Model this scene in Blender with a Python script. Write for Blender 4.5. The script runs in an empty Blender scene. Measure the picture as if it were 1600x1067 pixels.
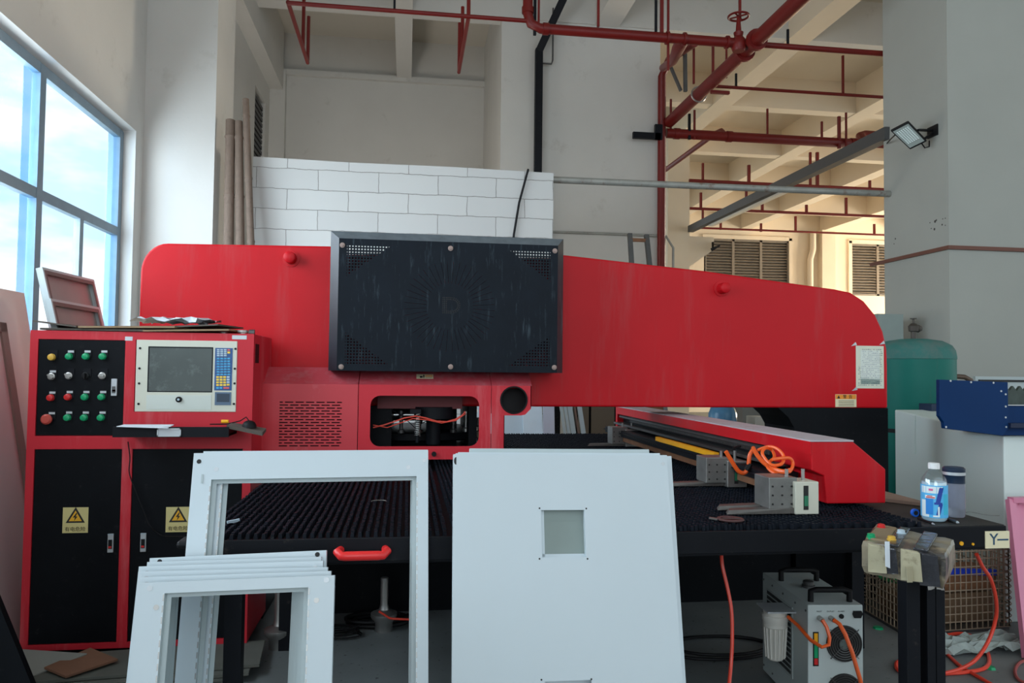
import bpy, bmesh, math, random
from mathutils import Vector, Matrix
random.seed(7)
SC = bpy.context.scene
COL = SC.collection
PI = math.pi
# ------------------------------------------------------------------ camera
F, YAW, PIT, ROL, CH = 1183.7, 0.13744, 0.03797, 0.011233, 1.5
cy, sy, cp, sp = math.cos(YAW), math.sin(YAW), math.cos(PIT), math.sin(PIT)
FW = Vector((sy*cp, cy*cp, sp)); RT0 = Vector((cy, -sy, 0)); UP0 = RT0.cross(FW)
RT = RT0*math.cos(ROL) + UP0*math.sin(ROL); UP = -RT0*math.sin(ROL) + UP0*math.cos(ROL)
cam = bpy.data.cameras.new('camera'); cam.lens = F/1600*36; cam.sensor_width = 36; cam.clip_end = 300
co = bpy.data.objects.new('camera', cam); COL.objects.link(co)
m = Matrix((RT, UP, -FW)).transposed().to_4x4(); m.translation = (0, 0, CH); co.matrix_world = m
SC.camera = co
# ------------------------------------------------------------------ view, sky, big lights
SC.view_settings.view_transform = 'Standard'; SC.view_settings.look = 'None'
SC.view_settings.gamma = 1; SC.view_settings.use_curve_mapping = False
SC.view_settings.exposure = 0.0
SC.render.engine = 'CYCLES'
SC.cycles.max_bounces = 8; SC.cycles.diffuse_bounces = 5; SC.cycles.transparent_max_bounces = 12
SC.cycles.sample_clamp_indirect = 6
W = bpy.data.worlds.new('sky'); SC.world = W; W.use_nodes = True
nt = W.node_tree; nt.nodes.clear()
tc = nt.nodes.new('ShaderNodeTexCoord'); mp = nt.nodes.new('ShaderNodeMapping'); mp.inputs['Scale'].default_value = (1, 1, 2.6)
nz = nt.nodes.new('ShaderNodeTexNoise'); nz.inputs['Scale'].default_value = 3.1; nz.inputs['Detail'].default_value = 5; nz.inputs['Roughness'].default_value = .55
cr = nt.nodes.new('ShaderNodeValToRGB'); cr.color_ramp.elements[0].position = .44; cr.color_ramp.elements[0].color = (.60, .84, 1, 1)
cr.color_ramp.elements[1].position = .55; cr.color_ramp.elements[1].color = (1, 1, 1, 1)
bg = nt.nodes.new('ShaderNodeBackground'); bg.inputs[1].default_value = 1.45
wo = nt.nodes.new('ShaderNodeOutputWorld'); L = nt.links.new
L(tc.outputs['Generated'], mp.inputs[0]); L(mp.outputs[0], nz.inputs[0]); L(nz.outputs['Fac'], cr.inputs[0]); L(cr.outputs[0], bg.inputs[0]); L(bg.outputs[0], wo.inputs[0])

def area(name, loc, tgt, sx, sz, power, color):
    l = bpy.data.lights.new(name, 'AREA'); l.shape = 'RECTANGLE'; l.size = sx; l.size_y = sz; l.energy = power; l.color = color
    o = bpy.data.objects.new(name, l); COL.objects.link(o); o.location = loc
    o.rotation_euler = (Vector(tgt) - Vector(loc)).to_track_quat('-Z', 'Y').to_euler(); return o
area('daylight_through_loading_door', (-9.0, -13, 5.2), (1.5, 6, 3.6), 18, 8, 1450, (.82, .92, 1))
area('daylight_through_tall_window', (-3.3, 4.2, 2.6), (2, 4.6, 1.6), 5.5, 2.6, 420, (.88, .95, 1))
area('fill_behind_block_wall', (-2.5, 10.6, 2.0), (2.5, 12.0, 5.5), 3.2, 2.2, 135, (1, .95, .88))  # fill light added behind the block wall for the recess and beams; no window there
area('warm_hall_side_fill', (25.5, 23.5, 2.2), (12, 23.5, 5.0), 8, 4.0, 3300, (1, .86, .66))  # warm fill added to brighten the hall from its unseen right side
area('warm_hall_inner_fill', (16, 13.0, 1.6), (13, 20, 6), 9, 3, 170, (1, .87, .68))  # weak warm fill added inside the hall; no doors stand here

# ------------------------------------------------------------------ pixel -> plane
def P(px, py, ax, val):
    d = RT*((px-800)/F) - UP*((py-533.5)/F) + FW
    i = 'xyz'.index(ax); t = (val - (0, 0, CH)[i])/d[i]
    return Vector((0, 0, CH)) + d*t

# ------------------------------------------------------------------ materials
class S:                      # tiny arithmetic helper over Math nodes
    def __init__(s, nt, v): s.nt = nt; s.v = v
    def op(s, k, *a):
        n = s.nt.nodes.new('ShaderNodeMath'); n.operation = k
        for i, q in enumerate((s,)+a):
            q = q.v if isinstance(q, S) else q
            if isinstance(q, (int, float)): n.inputs[i].default_value = q
            else: s.nt.links.new(q, n.inputs[i])
        return S(s.nt, n.outputs[0])
    def __add__(s, o): return s.op('ADD', o)
    def __sub__(s, o): return s.op('SUBTRACT', o)
    def __mul__(s, o): return s.op('MULTIPLY', o)
    def lt(s, o): return s.op('LESS_THAN', o)
    def gt(s, o): return s.op('GREATER_THAN', o)
    def fr(s): return s.op('FRACT')
    def ab(s): return s.op('ABSOLUTE')
MATS = {}
def mat(name, col, rough=.5, metal=0, var=.12, vs=6.0, bump=0, bs=60, dirt=None, ds=3.0, dth=(.55, .75), spec=.5, streak=False, trans=0, emit=0, aniso=(1, 1, 1)):
    if name in MATS: return MATS[name]
    M = bpy.data.materials.new(name); M.use_nodes = True; nt = M.node_tree; b = nt.nodes['Principled BSDF']
    b.inputs['Roughness'].default_value = rough; b.inputs['Metallic'].default_value = metal
    b.inputs['Specular IOR Level'].default_value = spec
    tc = nt.nodes.new('ShaderNodeTexCoord'); mp = nt.nodes.new('ShaderNodeMapping'); mp.inputs['Scale'].default_value = aniso
    nt.links.new(tc.outputs['Object'], mp.inputs[0])
    n = nt.nodes.new('ShaderNodeTexNoise'); n.inputs['Scale'].default_value = vs; n.inputs['Detail'].default_value = 5
    nt.links.new(mp.outputs[0], n.inputs[0])
    mx = nt.nodes.new('ShaderNodeMix'); mx.data_type = 'RGBA'
    mx.inputs[6].default_value = tuple(max(0, c*(1-var)) for c in col) + (1,); mx.inputs[7].default_value = tuple(min(1, c*(1+var)) for c in col) + (1,)
    nt.links.new(n.outputs['Fac'], mx.inputs[0]); out = mx.outputs[2]
    if dirt:
        n2 = nt.nodes.new('ShaderNodeTexNoise'); n2.inputs['Scale'].default_value = ds; n2.inputs['Detail'].default_value = 8; n2.inputs['Roughness'].default_value = .7
        mp2 = nt.nodes.new('ShaderNodeMapping'); mp2.inputs['Scale'].default_value = (1, 1, .12) if streak else (1, 1, 1); mp2.inputs['Location'].default_value = (3, 5, 7)
        nt.links.new(tc.outputs['Object'], mp2.inputs[0]); nt.links.new(mp2.outputs[0], n2.inputs[0])
        r = nt.nodes.new('ShaderNodeMapRange'); r.inputs[1].default_value = dth[0]; r.inputs[2].default_value = dth[1]
        nt.links.new(n2.outputs['Fac'], r.inputs[0])
        m2 = nt.nodes.new('ShaderNodeMix'); m2.data_type = 'RGBA'; m2.inputs[7].default_value = tuple(dirt) + (1,)
        nt.links.new(r.outputs[0], m2.inputs[0]); nt.links.new(out, m2.inputs[6]); out = m2.outputs[2]
    nt.links.new(out, b.inputs['Base Color'])
    if trans: b.inputs['Transmission Weight'].default_value = trans; b.inputs['IOR'].default_value = 1.3
    if emit: nt.links.new(out, b.inputs['Emission Color']); b.inputs['Emission Strength'].default_value = emit
    if bump:
        n3 = nt.nodes.new('ShaderNodeTexNoise'); n3.inputs['Scale'].default_value = bs; n3.inputs['Detail'].default_value = 4
        nt.links.new(mp.outputs[0], n3.inputs[0]); bp = nt.nodes.new('ShaderNodeBump'); bp.inputs['Strength'].default_value = bump; bp.inputs['Distance'].default_value = .01
        nt.links.new(n3.outputs['Fac'], bp.inputs['Height']); nt.links.new(bp.outputs[0], b.inputs['Normal'])
    MATS[name] = M; return M
def holes(M, build):          # cut a see-through pattern: build(x,y,z) -> 1 where there is a hole
    nt = M.node_tree; b = nt.nodes['Principled BSDF']; out = nt.nodes['Material Output']
    tc = nt.nodes.new('ShaderNodeTexCoord'); sx = nt.nodes.new('ShaderNodeSeparateXYZ'); nt.links.new(tc.outputs['Object'], sx.inputs[0])
    h = build(*(S(nt, sx.outputs[i]) for i in range(3)))
    t = nt.nodes.new('ShaderNodeBsdfTransparent'); ms = nt.nodes.new('ShaderNodeMixShader')
    nt.links.new(h.v, ms.inputs[0]); nt.links.new(b.outputs[0], ms.inputs[1]); nt.links.new(t.outputs[0], ms.inputs[2]); nt.links.new(ms.outputs[0], out.inputs[0])
def clear_glass(name, tint=(.93, .97, 1), gloss=.08):
    M = bpy.data.materials.new(name); M.use_nodes = True; nt = M.node_tree; out = nt.nodes['Material Output']
    t = nt.nodes.new('ShaderNodeBsdfTransparent'); t.inputs[0].default_value = tint + (1,)
    g = nt.nodes.new('ShaderNodeBsdfGlossy'); g.inputs['Roughness'].default_value = .08
    ms = nt.nodes.new('ShaderNodeMixShader'); ms.inputs[0].default_value = gloss
    nt.links.new(t.outputs[0], ms.inputs[1]); nt.links.new(g.outputs[0], ms.inputs[2]); nt.links.new(ms.outputs[0], out.inputs[0])
    MATS[name] = M; return M

plaster = mat('white_plaster', (.60, .585, .55), .9, var=.08, vs=1.3, bump=.12, bs=25, dirt=(.40, .38, .34), ds=2.2, dth=(.60, .9))
plaster_hall = mat('cream_plaster', (.74, .64, .50), .9, var=.05, vs=1.5)
plaster_pillar = mat('pillar_paint', (.38, .385, .35), .9, var=.07, vs=1.6, bump=.1, bs=18, dirt=(.36, .36, .32), ds=1.6, dth=(.62, .8))
ceilm = mat('ceiling_paint', (.56, .52, .45), .9, var=.06, vs=1.2)
concrete = mat('concrete_floor', (.17, .185, .185), .55, var=.25, vs=3, bump=.1, dirt=(.03, .03, .03), ds=22, dth=(.62, .66))
red = mat('red_paint', (.56, .006, .013), .42, spec=.22, var=.12, vs=2.5, dirt=(.50, .045, .05), ds=9, dth=(.52, .80), streak=True)
redL = mat('faded_sky_pink_red', (.60, .025, .04), .45, spec=.3, var=.10, vs=3.0, dirt=(.68, .17, .18), ds=5, dth=(.56, .8), streak=True)  # faded and streaked red; pink of sky reflections also put into its colour
redD = mat('dark_red_pipe_paint', (.15, .008, .006), .42, var=.2, vs=4, spec=.35)
black = mat('black_paint', (.005, .006, .008), .5, spec=.12, var=.3, vs=5, dirt=(.02, .02, .022), ds=25, dth=(.6, .75))
blackS = mat('black_steel', (.008, .009, .012), .5, spec=.15, var=.3, vs=5, dirt=(.045, .04, .035), ds=14, dth=(.62, .74))
bristle = mat('black_bristles', (.007, .010, .016), .55, spec=.12, var=.4, vs=9, dirt=(.06, .06, .055), ds=30, dth=(.66, .76))
boxm = mat('worn_black_cover', (.008, .013, .02), .42, var=.35, vs=7, dirt=(.06, .085, .10), ds=16, dth=(.60, .74), streak=True)
boxtop = mat('dusty_cover_top', (.11, .13, .145), .75, var=.4, vs=20)
whitep = mat('powder_coated_white', (.62, .70, .74), .38, var=.02)
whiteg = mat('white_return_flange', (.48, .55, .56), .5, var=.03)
cream = mat('cream_metal', (.66, .66, .55), .45, var=.03)
pale = mat('pale_machine_paint', (.74, .84, .81), .45, var=.04, vs=2, dirt=(.45, .52, .48), ds=6, dth=(.66, .75))
blue = mat('blue_machine_paint', (.003, .032, .12), .5, spec=.15, var=.2, vs=2)
green = mat('green_tank_paint', (.008, .15, .12), .5, spec=.25, var=.2, vs=3, dirt=(.06, .13, .11), ds=5, dth=(.58, .8), streak=True)
steel = mat('bare_steel', (.42, .41, .39), .38, .85, var=.25, vs=12)
steelD = mat('dark_steel', (.12, .12, .12), .4, .7, var=.3, vs=12)
rust = mat('rusty_steel', (.22, .10, .05), .7, .3, var=.4, vs=14)
brown = mat('brown_trim', (.15, .055, .035), .6)
orange = mat('orange_hose', (.92, .13, .02), .35, var=.05)
orangeR = mat('red_orange_hose', (.80, .06, .03), .35, var=.05)
yellow = mat('yellow_plastic', (.90, .42, .01), .4)
card = mat('brown_cardboard', (.30, .20, .115), .85, var=.2, vs=9)
cardD = mat('dark_hardboard', (.10, .085, .07), .8, var=.3, vs=9)
paper = mat('white_paper', (.72, .78, .84), .7, var=.06, vs=8)
bamboo = mat('weathered_bamboo', (.17, .12, .09), .75, var=.35, vs=10, aniso=(12, 12, 1), dirt=(.10, .07, .05), ds=14, dth=(.55, .8))
pinkish = mat('pinkish_panel_film', (.52, .45, .44), .5, var=.05, vs=2)
pinkbrown = mat('brown_panel_edge', (.19, .12, .10), .6, var=.1)
frameblue = mat('painted_window_steel', (.22, .30, .36), .5, var=.15, vs=12)
rubber = mat('black_rubber', (.006, .006, .007), .55, spec=.25, var=.2)
bgreen = mat('green_button', (.004, .33, .13), .3); bred = mat('red_button', (.62, .02, .02), .35); byel = mat('amber_button', (.70, .42, .06), .35)
bred2 = mat('worn_red_button', (.52, .07, .05), .45)
silver = mat('silver_plate', (.55, .58, .60), .4, .4, var=.1)
screenm = mat('dusty_screen', (.085, .10, .095), .28, var=.25, vs=5, dirt=(.20, .23, .22), ds=11, dth=(.55, .8))
keyblue = mat('keypad_blue', (.03, .10, .28), .5); keyb2 = mat('key_blue', (.08, .42, .72), .45); keyy = mat('key_yellow', (.92, .62, .07), .45); keyw = mat('key_grey', (.48, .60, .68), .45); keyr = mat('key_red', (.75, .12, .12), .45)
labely = mat('yellow_label', (.66, .56, .24), .6, var=.08); labelo = mat('orange_label', (.85, .30, .03), .6); labelc = mat('cream_label', (.80, .72, .48), .6, var=.05)
ink = mat('black_ink', (.012, .012, .012), .6); amber = mat('amber_ink', (.80, .42, .02), .6); inkb = mat('blue_ink', (.03, .08, .14), .6)
glass = clear_glass('window_glass'); plastic = clear_glass('clear_plastic', (.90, .95, .97), .14)
jugm = mat('blue_water_jug', (.10, .26, .42), .2, var=.1, trans=.3)
pink = mat('pink_painted_frame', (.72, .25, .38), .4, var=.05)
tape = mat('packing_tape', (.24, .20, .135), .35, var=.5, vs=9, dirt=(.05, .045, .04), ds=7, dth=(.5, .62)); tapeD = mat('shiny_black_wrap', (.03, .03, .035), .15, var=.5, vs=20, bump=.6, bs=30)
louv = mat('grey_louvre', (.20, .17, .135), .6, var=.15); louvD = mat('dark_louvre', (.06, .06, .06), .6)
galv = mat('galvanised_tube', (.32, .32, .29), .5, .3, var=.3, vs=8, dirt=(.20, .13, .10), ds=9, dth=(.55, .7))
chil = mat('chiller_body_paint', (.50, .56, .55), .45, var=.06, vs=3)
tube_light = mat('glazed_led', (.55, .62, .60), .25, var=.2, vs=30)
btl_blue = mat('label_light_blue', (.10, .50, .88), .4); btl_navy = mat('label_navy', (.01, .05, .35), .4); btl_white = mat('label_white', (.80, .90, .95), .4)

# block wall: aerated blocks 0.62 x 0.21 m with thin joints
blockm = mat('painted_blocks', (.66, .66, .64), .85, var=.05, vs=3)
nt = blockm.node_tree; b = nt.nodes['Principled BSDF']
tc = nt.nodes.new('ShaderNodeTexCoord'); sx = nt.nodes.new('ShaderNodeSeparateXYZ'); cx = nt.nodes.new('ShaderNodeCombineXYZ')
nt.links.new(tc.outputs['Object'], sx.inputs[0]); nt.links.new(sx.outputs[0], cx.inputs[0]); nt.links.new(sx.outputs[2], cx.inputs[1])
nzz = nt.nodes.new('ShaderNodeTexNoise'); nzz.inputs['Scale'].default_value = 7; nzz.inputs['Detail'].default_value = 6
nt.links.new(tc.outputs['Object'], nzz.inputs[0])
va = nt.nodes.new('ShaderNodeVectorMath'); va.operation = 'MULTIPLY_ADD'; va.inputs[1].default_value = (.025, .03, 0)
nt.links.new(nzz.outputs['Color'], va.inputs[0]); nt.links.new(cx.outputs[0], va.inputs[2])
bk = nt.nodes.new('ShaderNodeTexBrick'); bk.inputs['Scale'].default_value = 1; bk.inputs['Brick Width'].default_value = .62; bk.inputs['Row Height'].default_value = .21
bk.inputs['Mortar Size'].default_value = .0035; bk.inputs['Color1'].default_value = (.60, .60, .575, 1); bk.inputs['Color2'].default_value = (.56, .56, .54, 1); bk.inputs['Mortar'].default_value = (.26, .25, .23, 1)
nt.links.new(va.outputs[0], bk.inputs[0]); nt.links.new(bk.outputs['Color'], b.inputs['Base Color'])
bp = nt.nodes.new('ShaderNodeBump'); bp.inputs['Distance'].default_value = .01; bp.inputs['Strength'].default_value = .6; bp.invert = True
nt.links.new(bk.outputs['Fac'], bp.inputs['Height']); nt.links.new(bp.outputs[0], b.inputs['Normal'])

# ------------------------------------------------------------------ mesh helpers
class B:
    def __init__(s): s.v = []; s.f = []
    def add(s, vs, fs):
        o = len(s.v); s.v += [tuple(v) for v in vs]; s.f += [tuple(o+i for i in f) for f in fs]; return s
    def box(s, x0, y0, z0, x1, y1, z1):
        x0, x1 = sorted((x0, x1)); y0, y1 = sorted((y0, y1)); z0, z1 = sorted((z0, z1))
        return s.add([(x0, y0, z0), (x1, y0, z0), (x1, y1, z0), (x0, y1, z0), (x0, y0, z1), (x1, y0, z1), (x1, y1, z1), (x0, y1, z1)],
                     [(0, 3, 2, 1), (4, 5, 6, 7), (0, 1, 5, 4), (1, 2, 6, 5), (2, 3, 7, 6), (3, 0, 4, 7)])
    def hexa(s, low, high):     # two quads (corresponding corners)
        return s.add(list(low)+list(high), [(3, 2, 1, 0), (4, 5, 6, 7), (0, 1, 5, 4), (1, 2, 6, 5), (2, 3, 7, 6), (3, 0, 4, 7)])
    def bar(s, a, b, w, h=None, upv=(0, 0, 1)):
        a = Vector(a); b = Vector(b); h = h or w; d = (b-a).normalized(); u = Vector(upv)
        if abs(d.dot(u)) > .98: u = Vector((0, 1, 0))
        r = d.cross(u).normalized(); u = r.cross(d)
        q = [(-w/2, -h/2), (w/2, -h/2), (w/2, h/2), (-w/2, h/2)]
        return s.hexa([a+r*i+u*j for i, j in q], [b+r*i+u*j for i, j in q])
    def tube(s, pts, r, n=10, cap=True):
        pts = [Vector(p) for p in pts]; rs = r if isinstance(r, (list, tuple)) else [r]*len(pts)
        d0 = (pts[1]-pts[0]).normalized(); u = Vector((0, 0, 1)) if abs(d0.z) < .9 else Vector((1, 0, 0)); rings = []
        for i, p in enumerate(pts):
            d = (pts[min(i+1, len(pts)-1)] - pts[max(i-1, 0)]).normalized()
            u = (u - d*u.dot(d)); u = u.normalized() if u.length > 1e-6 else Vector((0, 1, 0)); w = d.cross(u)
            rings.append([p + (u*math.cos(2*PI*k/n) + w*math.sin(2*PI*k/n))*rs[i] for k in range(n)])
        vs = [v for rg in rings for v in rg]; fs = []
        for i in range(len(pts)-1):
            for k in range(n): a = i*n+k; b2 = i*n+(k+1) % n; fs.append((a, b2, b2+n, a+n))
        if cap: fs += [tuple(range(n-1, -1, -1)), tuple((len(pts)-1)*n+k for k in range(n))]
        return s.add(vs, fs)
    def cyl(s, a, b, r, n=20, r2=None): return s.tube([a, b], [r, r2 if r2 is not None else r], n)
    def lathe(s, c, prof, n=28, axis='z'):
        c = Vector(c); vs = []; fs = []
        for (r, h) in prof:
            for k in range(n):
                a = 2*PI*k/n; q = (r*math.cos(a), r*math.sin(a), h)
                if axis == 'y': q = (q[0], h, q[1])
                if axis == 'x': q = (h, q[0], q[1])
                vs.append(c+Vector(q))
        for i in range(len(prof)-1):
            for k in range(n): a = i*n+k; b2 = i*n+(k+1) % n; fs.append((a, b2, b2+n, a+n))
        fs += [tuple(range(n-1, -1, -1)), tuple((len(prof)-1)*n+k for k in range(n))]
        return s.add(vs, fs)
    def prism(s, pts, vec):     # planar polygon extruded by vec
        pts = [Vector(p) for p in pts]; v = Vector(vec); n = len(pts)
        return s.add(pts+[p+v for p in pts], [tuple(range(n)), tuple(range(2*n-1, n-1, -1))]+[(i, n+i, n+(i+1) % n, (i+1) % n) for i in range(n)])
    def plate_hole(s, outer, inner, vec):   # plate between two loops with the same number of points
        v = Vector(vec); n = len(outer); o = [Vector(p) for p in outer]; i_ = [Vector(p) for p in inner]
        vs = o+i_+[p+v for p in o]+[p+v for p in i_]; fs = []
        for k in range(n):
            j = (k+1) % n
            fs += [(k, j, n+j, n+k), (2*n+k, 3*n+k, 3*n+j, 2*n+j), (k, 2*n+k, 2*n+j, j), (n+k, n+j, 3*n+j, 3*n+k)]
        return s.add(vs, fs)
    def xf(s, M): s.v = [tuple(M @ Vector(v)) for v in s.v]; return s

def obj(name, b, material, parent=None, world=False, bevel=0, smooth=False, kind=None, label=None):
    me = bpy.data.meshes.new(name)
    vs = b.v
    if world and parent is not None:
        r = parent; 
        while r.parent: r = r.parent
        Mi = (Matrix.Translation(r.location) @ r.rotation_euler.to_matrix().to_4x4()).inverted(); vs = [Mi @ Vector(v) for v in vs]
    me.from_pydata([tuple(v) for v in vs], [], b.f); me.update()
    bm = bmesh.new(); bm.from_mesh(me); bmesh.ops.recalc_face_normals(bm, faces=bm.faces)
    if smooth:
        for f in bm.faces: f.smooth = True
        for e in bm.edges:
            if len(e.link_faces) == 2 and e.calc_face_angle(0) > .7: e.smooth = False
    bm.to_mesh(me); bm.free()
    me.materials.append(material); o = bpy.data.objects.new(name, me); COL.objects.link(o)
    if parent is not None: o.parent = parent
    if bevel:
        md = o.modifiers.new('b', 'BEVEL'); md.width = bevel; md.segments = 2; md.limit_method = 'ANGLE'; md.angle_limit = .7
    if kind: o['kind'] = kind
    if label: o['label'] = label
    return o
def thing(name, label, cat, loc=(0, 0, 0), rot=(0, 0, 0), group=None):
    o = bpy.data.objects.new(name, None); COL.objects.link(o); o.location = loc; o.rotation_euler = rot; o.empty_display_size = .1
    o['label'] = label; o['category'] = cat
    if group: o['group'] = group
    return o
def tag(o, label, cat, group=None):
    o['label'] = label; o['category'] = cat
    if group: o['group'] = group
    return o
def struct(name, b, material, parent=None, **k):
    o = obj(name, b, material, parent, **k)
    if parent is None: o['kind'] = 'structure'
    return o
def copy_tree(o, parent=None):
    c = o.copy(); COL.objects.link(c); c.parent = parent
    for ch in [q for q in bpy.data.objects if q.parent == o]: copy_tree(ch, c)
    return c
def text(body, size, loc, rotm, material, parent, name='lettering', depth=.0008, world=True):
    cu = bpy.data.curves.new(name, 'FONT'); cu.body = body; cu.size = size; cu.align_x = 'CENTER'; cu.align_y = 'CENTER'; cu.extrude = depth
    t = bpy.data.objects.new(name, cu); COL.objects.link(t); bpy.context.view_layer.update()
    me = bpy.data.meshes.new_from_object(t.evaluated_get(bpy.context.evaluated_depsgraph_get())); bpy.data.objects.remove(t)
    M = Matrix.Translation(loc) @ rotm.to_4x4()
    bb = B(); bb.add([M @ v.co for v in me.vertices], [tuple(p.vertices) for p in me.polygons])
    return obj(name, bb, material, parent, world=world)
FRONT = Matrix(((1, 0, 0), (0, 0, -1), (0, 1, 0)))    # text lying in XZ plane, facing -Y
def rrect(x0, z0, x1, z1, r, n=4, y=0):
    o = []
    for cx_, cz_, a0 in ((x1-r, z1-r, 0), (x0+r, z1-r, 90), (x0+r, z0+r, 180), (x1-r, z0+r, 270)):
        for k in range(n+1): a = math.radians(a0+90*k/n); o.append((cx_+r*math.cos(a), y, cz_+r*math.sin(a)))
    return o
def outer_for(inner, x0, z0, x1, z1, y=0):   # project a rounded loop out to a rectangle, corners included
    o = []; n = len(inner); q = n//4
    for i, p in enumerate(inner):
        k = i//q; j = i % q; cxy = ((x1, z1), (x0, z1), (x0, z0), (x1, z0))[k]
        if j == 0: o.append((cxy[0], y, p[2]) if k in (0, 2) else (p[0], y, cxy[1]))
        elif j == q-1: o.append((p[0], y, cxy[1]) if k in (0, 2) else (cxy[0], y, p[2]))
        else: o.append((cxy[0], y, cxy[1]))
    return o

# ================================================================== SETTING
WX = -2.6
struct('floor', B().box(-3.2, -5, -.15, 26, 28.5, 0), concrete)
struct('ceiling', B().box(-3.2, -4, 7.8, 26, 28.5, 8.0), ceilm)
# left wall: opening for the window y 1..7.59, z .95..3.76 ; louvre opening y 13.05..13.95
zt = P(213, 205, 'x', WX).z
wl = B()
wl.box(-2.85, -4, 0, WX, 1, 7.8); wl.box(-2.85, 1, 0, WX, 7.59, .95); wl.box(-2.85, 1, zt, WX, 7.59, 7.8)
wl.box(-2.85, 7.59, 0, WX, 13.05, 7.8); wl.box(-2.85, 13.05, 0, WX, 13.95, 3.4); wl.box(-2.85, 13.05, 6.25, WX, 13.95, 7.8); wl.box(-2.85, 13.95, 0, WX, 14.8, 7.8)
struct('wall_left', wl, plaster)
struct('wall_back', B().box(-2.85, 14.5, 0, 1.55, 14.8, 7.8), plaster)
struct('wall_middle', B().box(1.40, 11.7, 0, 4.0, 14.5, 7.8), plaster)
struct('trim_1', B().box(WX, 14.34, 0, -2.32, 14.5, 7.05), plaster)      # corner pilaster
ts = P(425, 101, 'x', -2.36)
struct('trim_2', B().box(WX, 8.55, ts.z, -2.36, 14.34, 7.8), plaster)
struct('trim_3', B().box(WX, 14.4, 6.98, 1.4, 14.5, 7.08), plaster)
struct('pillar_left', B().box(WX, 7.8, 0, -1.93, 8.55, 7.8), plaster)
bw = B().prism([(-1.60, 8.0, 0), (1.54, 8.0, 0), (1.54, 8.0, 3.64), (.4, 8.0, 3.655), (-.6, 8.0, 3.65), (-1.60, 8.0, 3.665)], (0, .2, 0))
struct('wall_partition', bw, blockm)
struct('wall_light_block', B().box(-3.2, -4.3, 0, 26, -4.1, 1.15), plaster)  # low unseen wall, added to keep the floor and table underside dark
# beams
for i, x in enumerate((-.14, 3.1, 6.4, 9.6, 12.85, 16.1, 19.3)):
    struct('ceiling_beam', B().box(x-.14-.06*(i > 0), 6.5 if i != 1 else 6.5, 7.05, x+.14+.06*(i > 0), 14.5 if i < 2 else 27.5, 7.8), plaster if i < 2 else plaster_hall)
for y in (11.8, 14.95, 18.2, 21.4, 24.6):
    struct('ceiling_beam', B().box(WX if y < 12 else 4.0, y-.14, 7.06, 26, y+.14, 7.8), plaster if y < 12 else plaster_hall)
struct('hall_ceiling', B().box(4.0, 11.9, 7.72, 26, 27.5, 7.79), plaster_hall)
PX = 5.69
struct('pillar_right', B().box(PX, 7.3, 0, PX+2.6, 8.40, 7.8), plaster_pillar)
struct('pillar_hall', B().box(6.08, 17.2, 0, 6.62, 17.8, 7.06).prism([(6.62, 17.25, 4.75), (7.25, 17.25, 4.75), (7.25, 17.25, 4.45), (6.62, 17.25, 4.0)], (0, .45, 0)), plaster_hall)
# hall far wall with two louvred windows
fy = 27.5
a = P(1102, 372, 'y', fy); b_ = P(1232, 374, 'y', fy); c = P(1330, 378, 'y', fy); e = P(1388, 463, 'y', fy)
z0, z1 = e.z, a.z; xs = [4.0, a.x, b_.x, c.x, c.x+(b_.x-a.x), 26]
fw = B(); fw.box(4.0, fy, 0, 26, fy+.25, z0-.0); fw.box(4.0, fy, z1, 26, fy+.25, 7.8)
for i in (0, 2, 4): fw.box(xs[i], fy, z0, xs[i+1], fy+.25, z1)
struct('wall_far', fw, plaster_hall)
struct('wall_right', B().box(26, 8, 5.2, 26.2, 27.5, 7.8), plaster_hall)
struct('pillar_far', B().box(xs[2]+1.2, fy-.35, 0, xs[2]+1.75, fy, 7.06), plaster_hall)
lw = P(1186, 430, 'y', fy-.2)
def louvre(nm, x0, x1, za, zb, y, npost, m1, pitch=.11, axis='x', fixed=0):
    fr = B(); sl = B(); n = int((zb-za)/pitch)
    if axis == 'x':
        for k in range(n): z = za+k*pitch; sl.hexa([(x0, y, z), (x1, y, z), (x1, y+.1, z+.07), (x0, y+.1, z+.07)], [(x0, y, z+.02), (x1, y, z+.02), (x1, y+.1, z+.09), (x0, y+.1, z+.09)])
        for k in range(npost+1): x = x0+(x1-x0)*k/npost; fr.box(x-.05, y-.03, za, x+.05, y+.02, zb)
        fr.box(x0, y-.03, za, x1, y+.02, za+.08); fr.box(x0, y-.03, zb-.08, x1, y+.02, zb); fr.box(x0, y+.13, za, x1, y+.15, zb)
    else:
        for k in range(n): z = za+k*pitch; sl.box(fixed-.12, x0, z, fixed-.02, x1, z+.06)
        fr.box(fixed-.16, x0, za, fixed-.14, x1, zb)
    o = struct(nm, fr, m1); obj('louvre_slats', sl, m1, o); return o
louvre('window_2', xs[1], xs[2], z0, z1, fy+.03, 3, louv)
louvre('window_3', xs[3], xs[4], z0, z1, fy+.03, 3, louv)
louvre('window_4', 13.05, 13.95, 3.4, 6.25, 0, 1, louvD, .10, 'y', WX-.02)
tr = B().box(xs[1]-.12, fy-.06, z1, xs[2]+.12, fy, z1+.14); tr.box(xs[2], fy-.06, z0-.3, xs[2]+.14, fy, z1+.1)
struct('trim_4', tr, plaster_hall)
tr = B().box(xs[3]-.12, fy-.06, z1, xs[4]+.12, fy, z1+.14); tr.box(xs[3]-.14, fy-.06, z0, xs[3], fy, z1+.1)
struct('trim_5', tr, plaster_hall)
dpx = P(1266, 420, 'y', fy-.2).x
tag(obj('downpipe', B().tube([(dpx, fy-.2, 0), (dpx, fy-.2, 5.9), (dpx+.12, fy-.2, 6.3), (dpx+.12, fy-.2, 7.0)], .11, 12), plaster_hall, smooth=True), 'cream rainwater pipe running down the far hall wall between the louvred windows', 'pipe')

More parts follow.
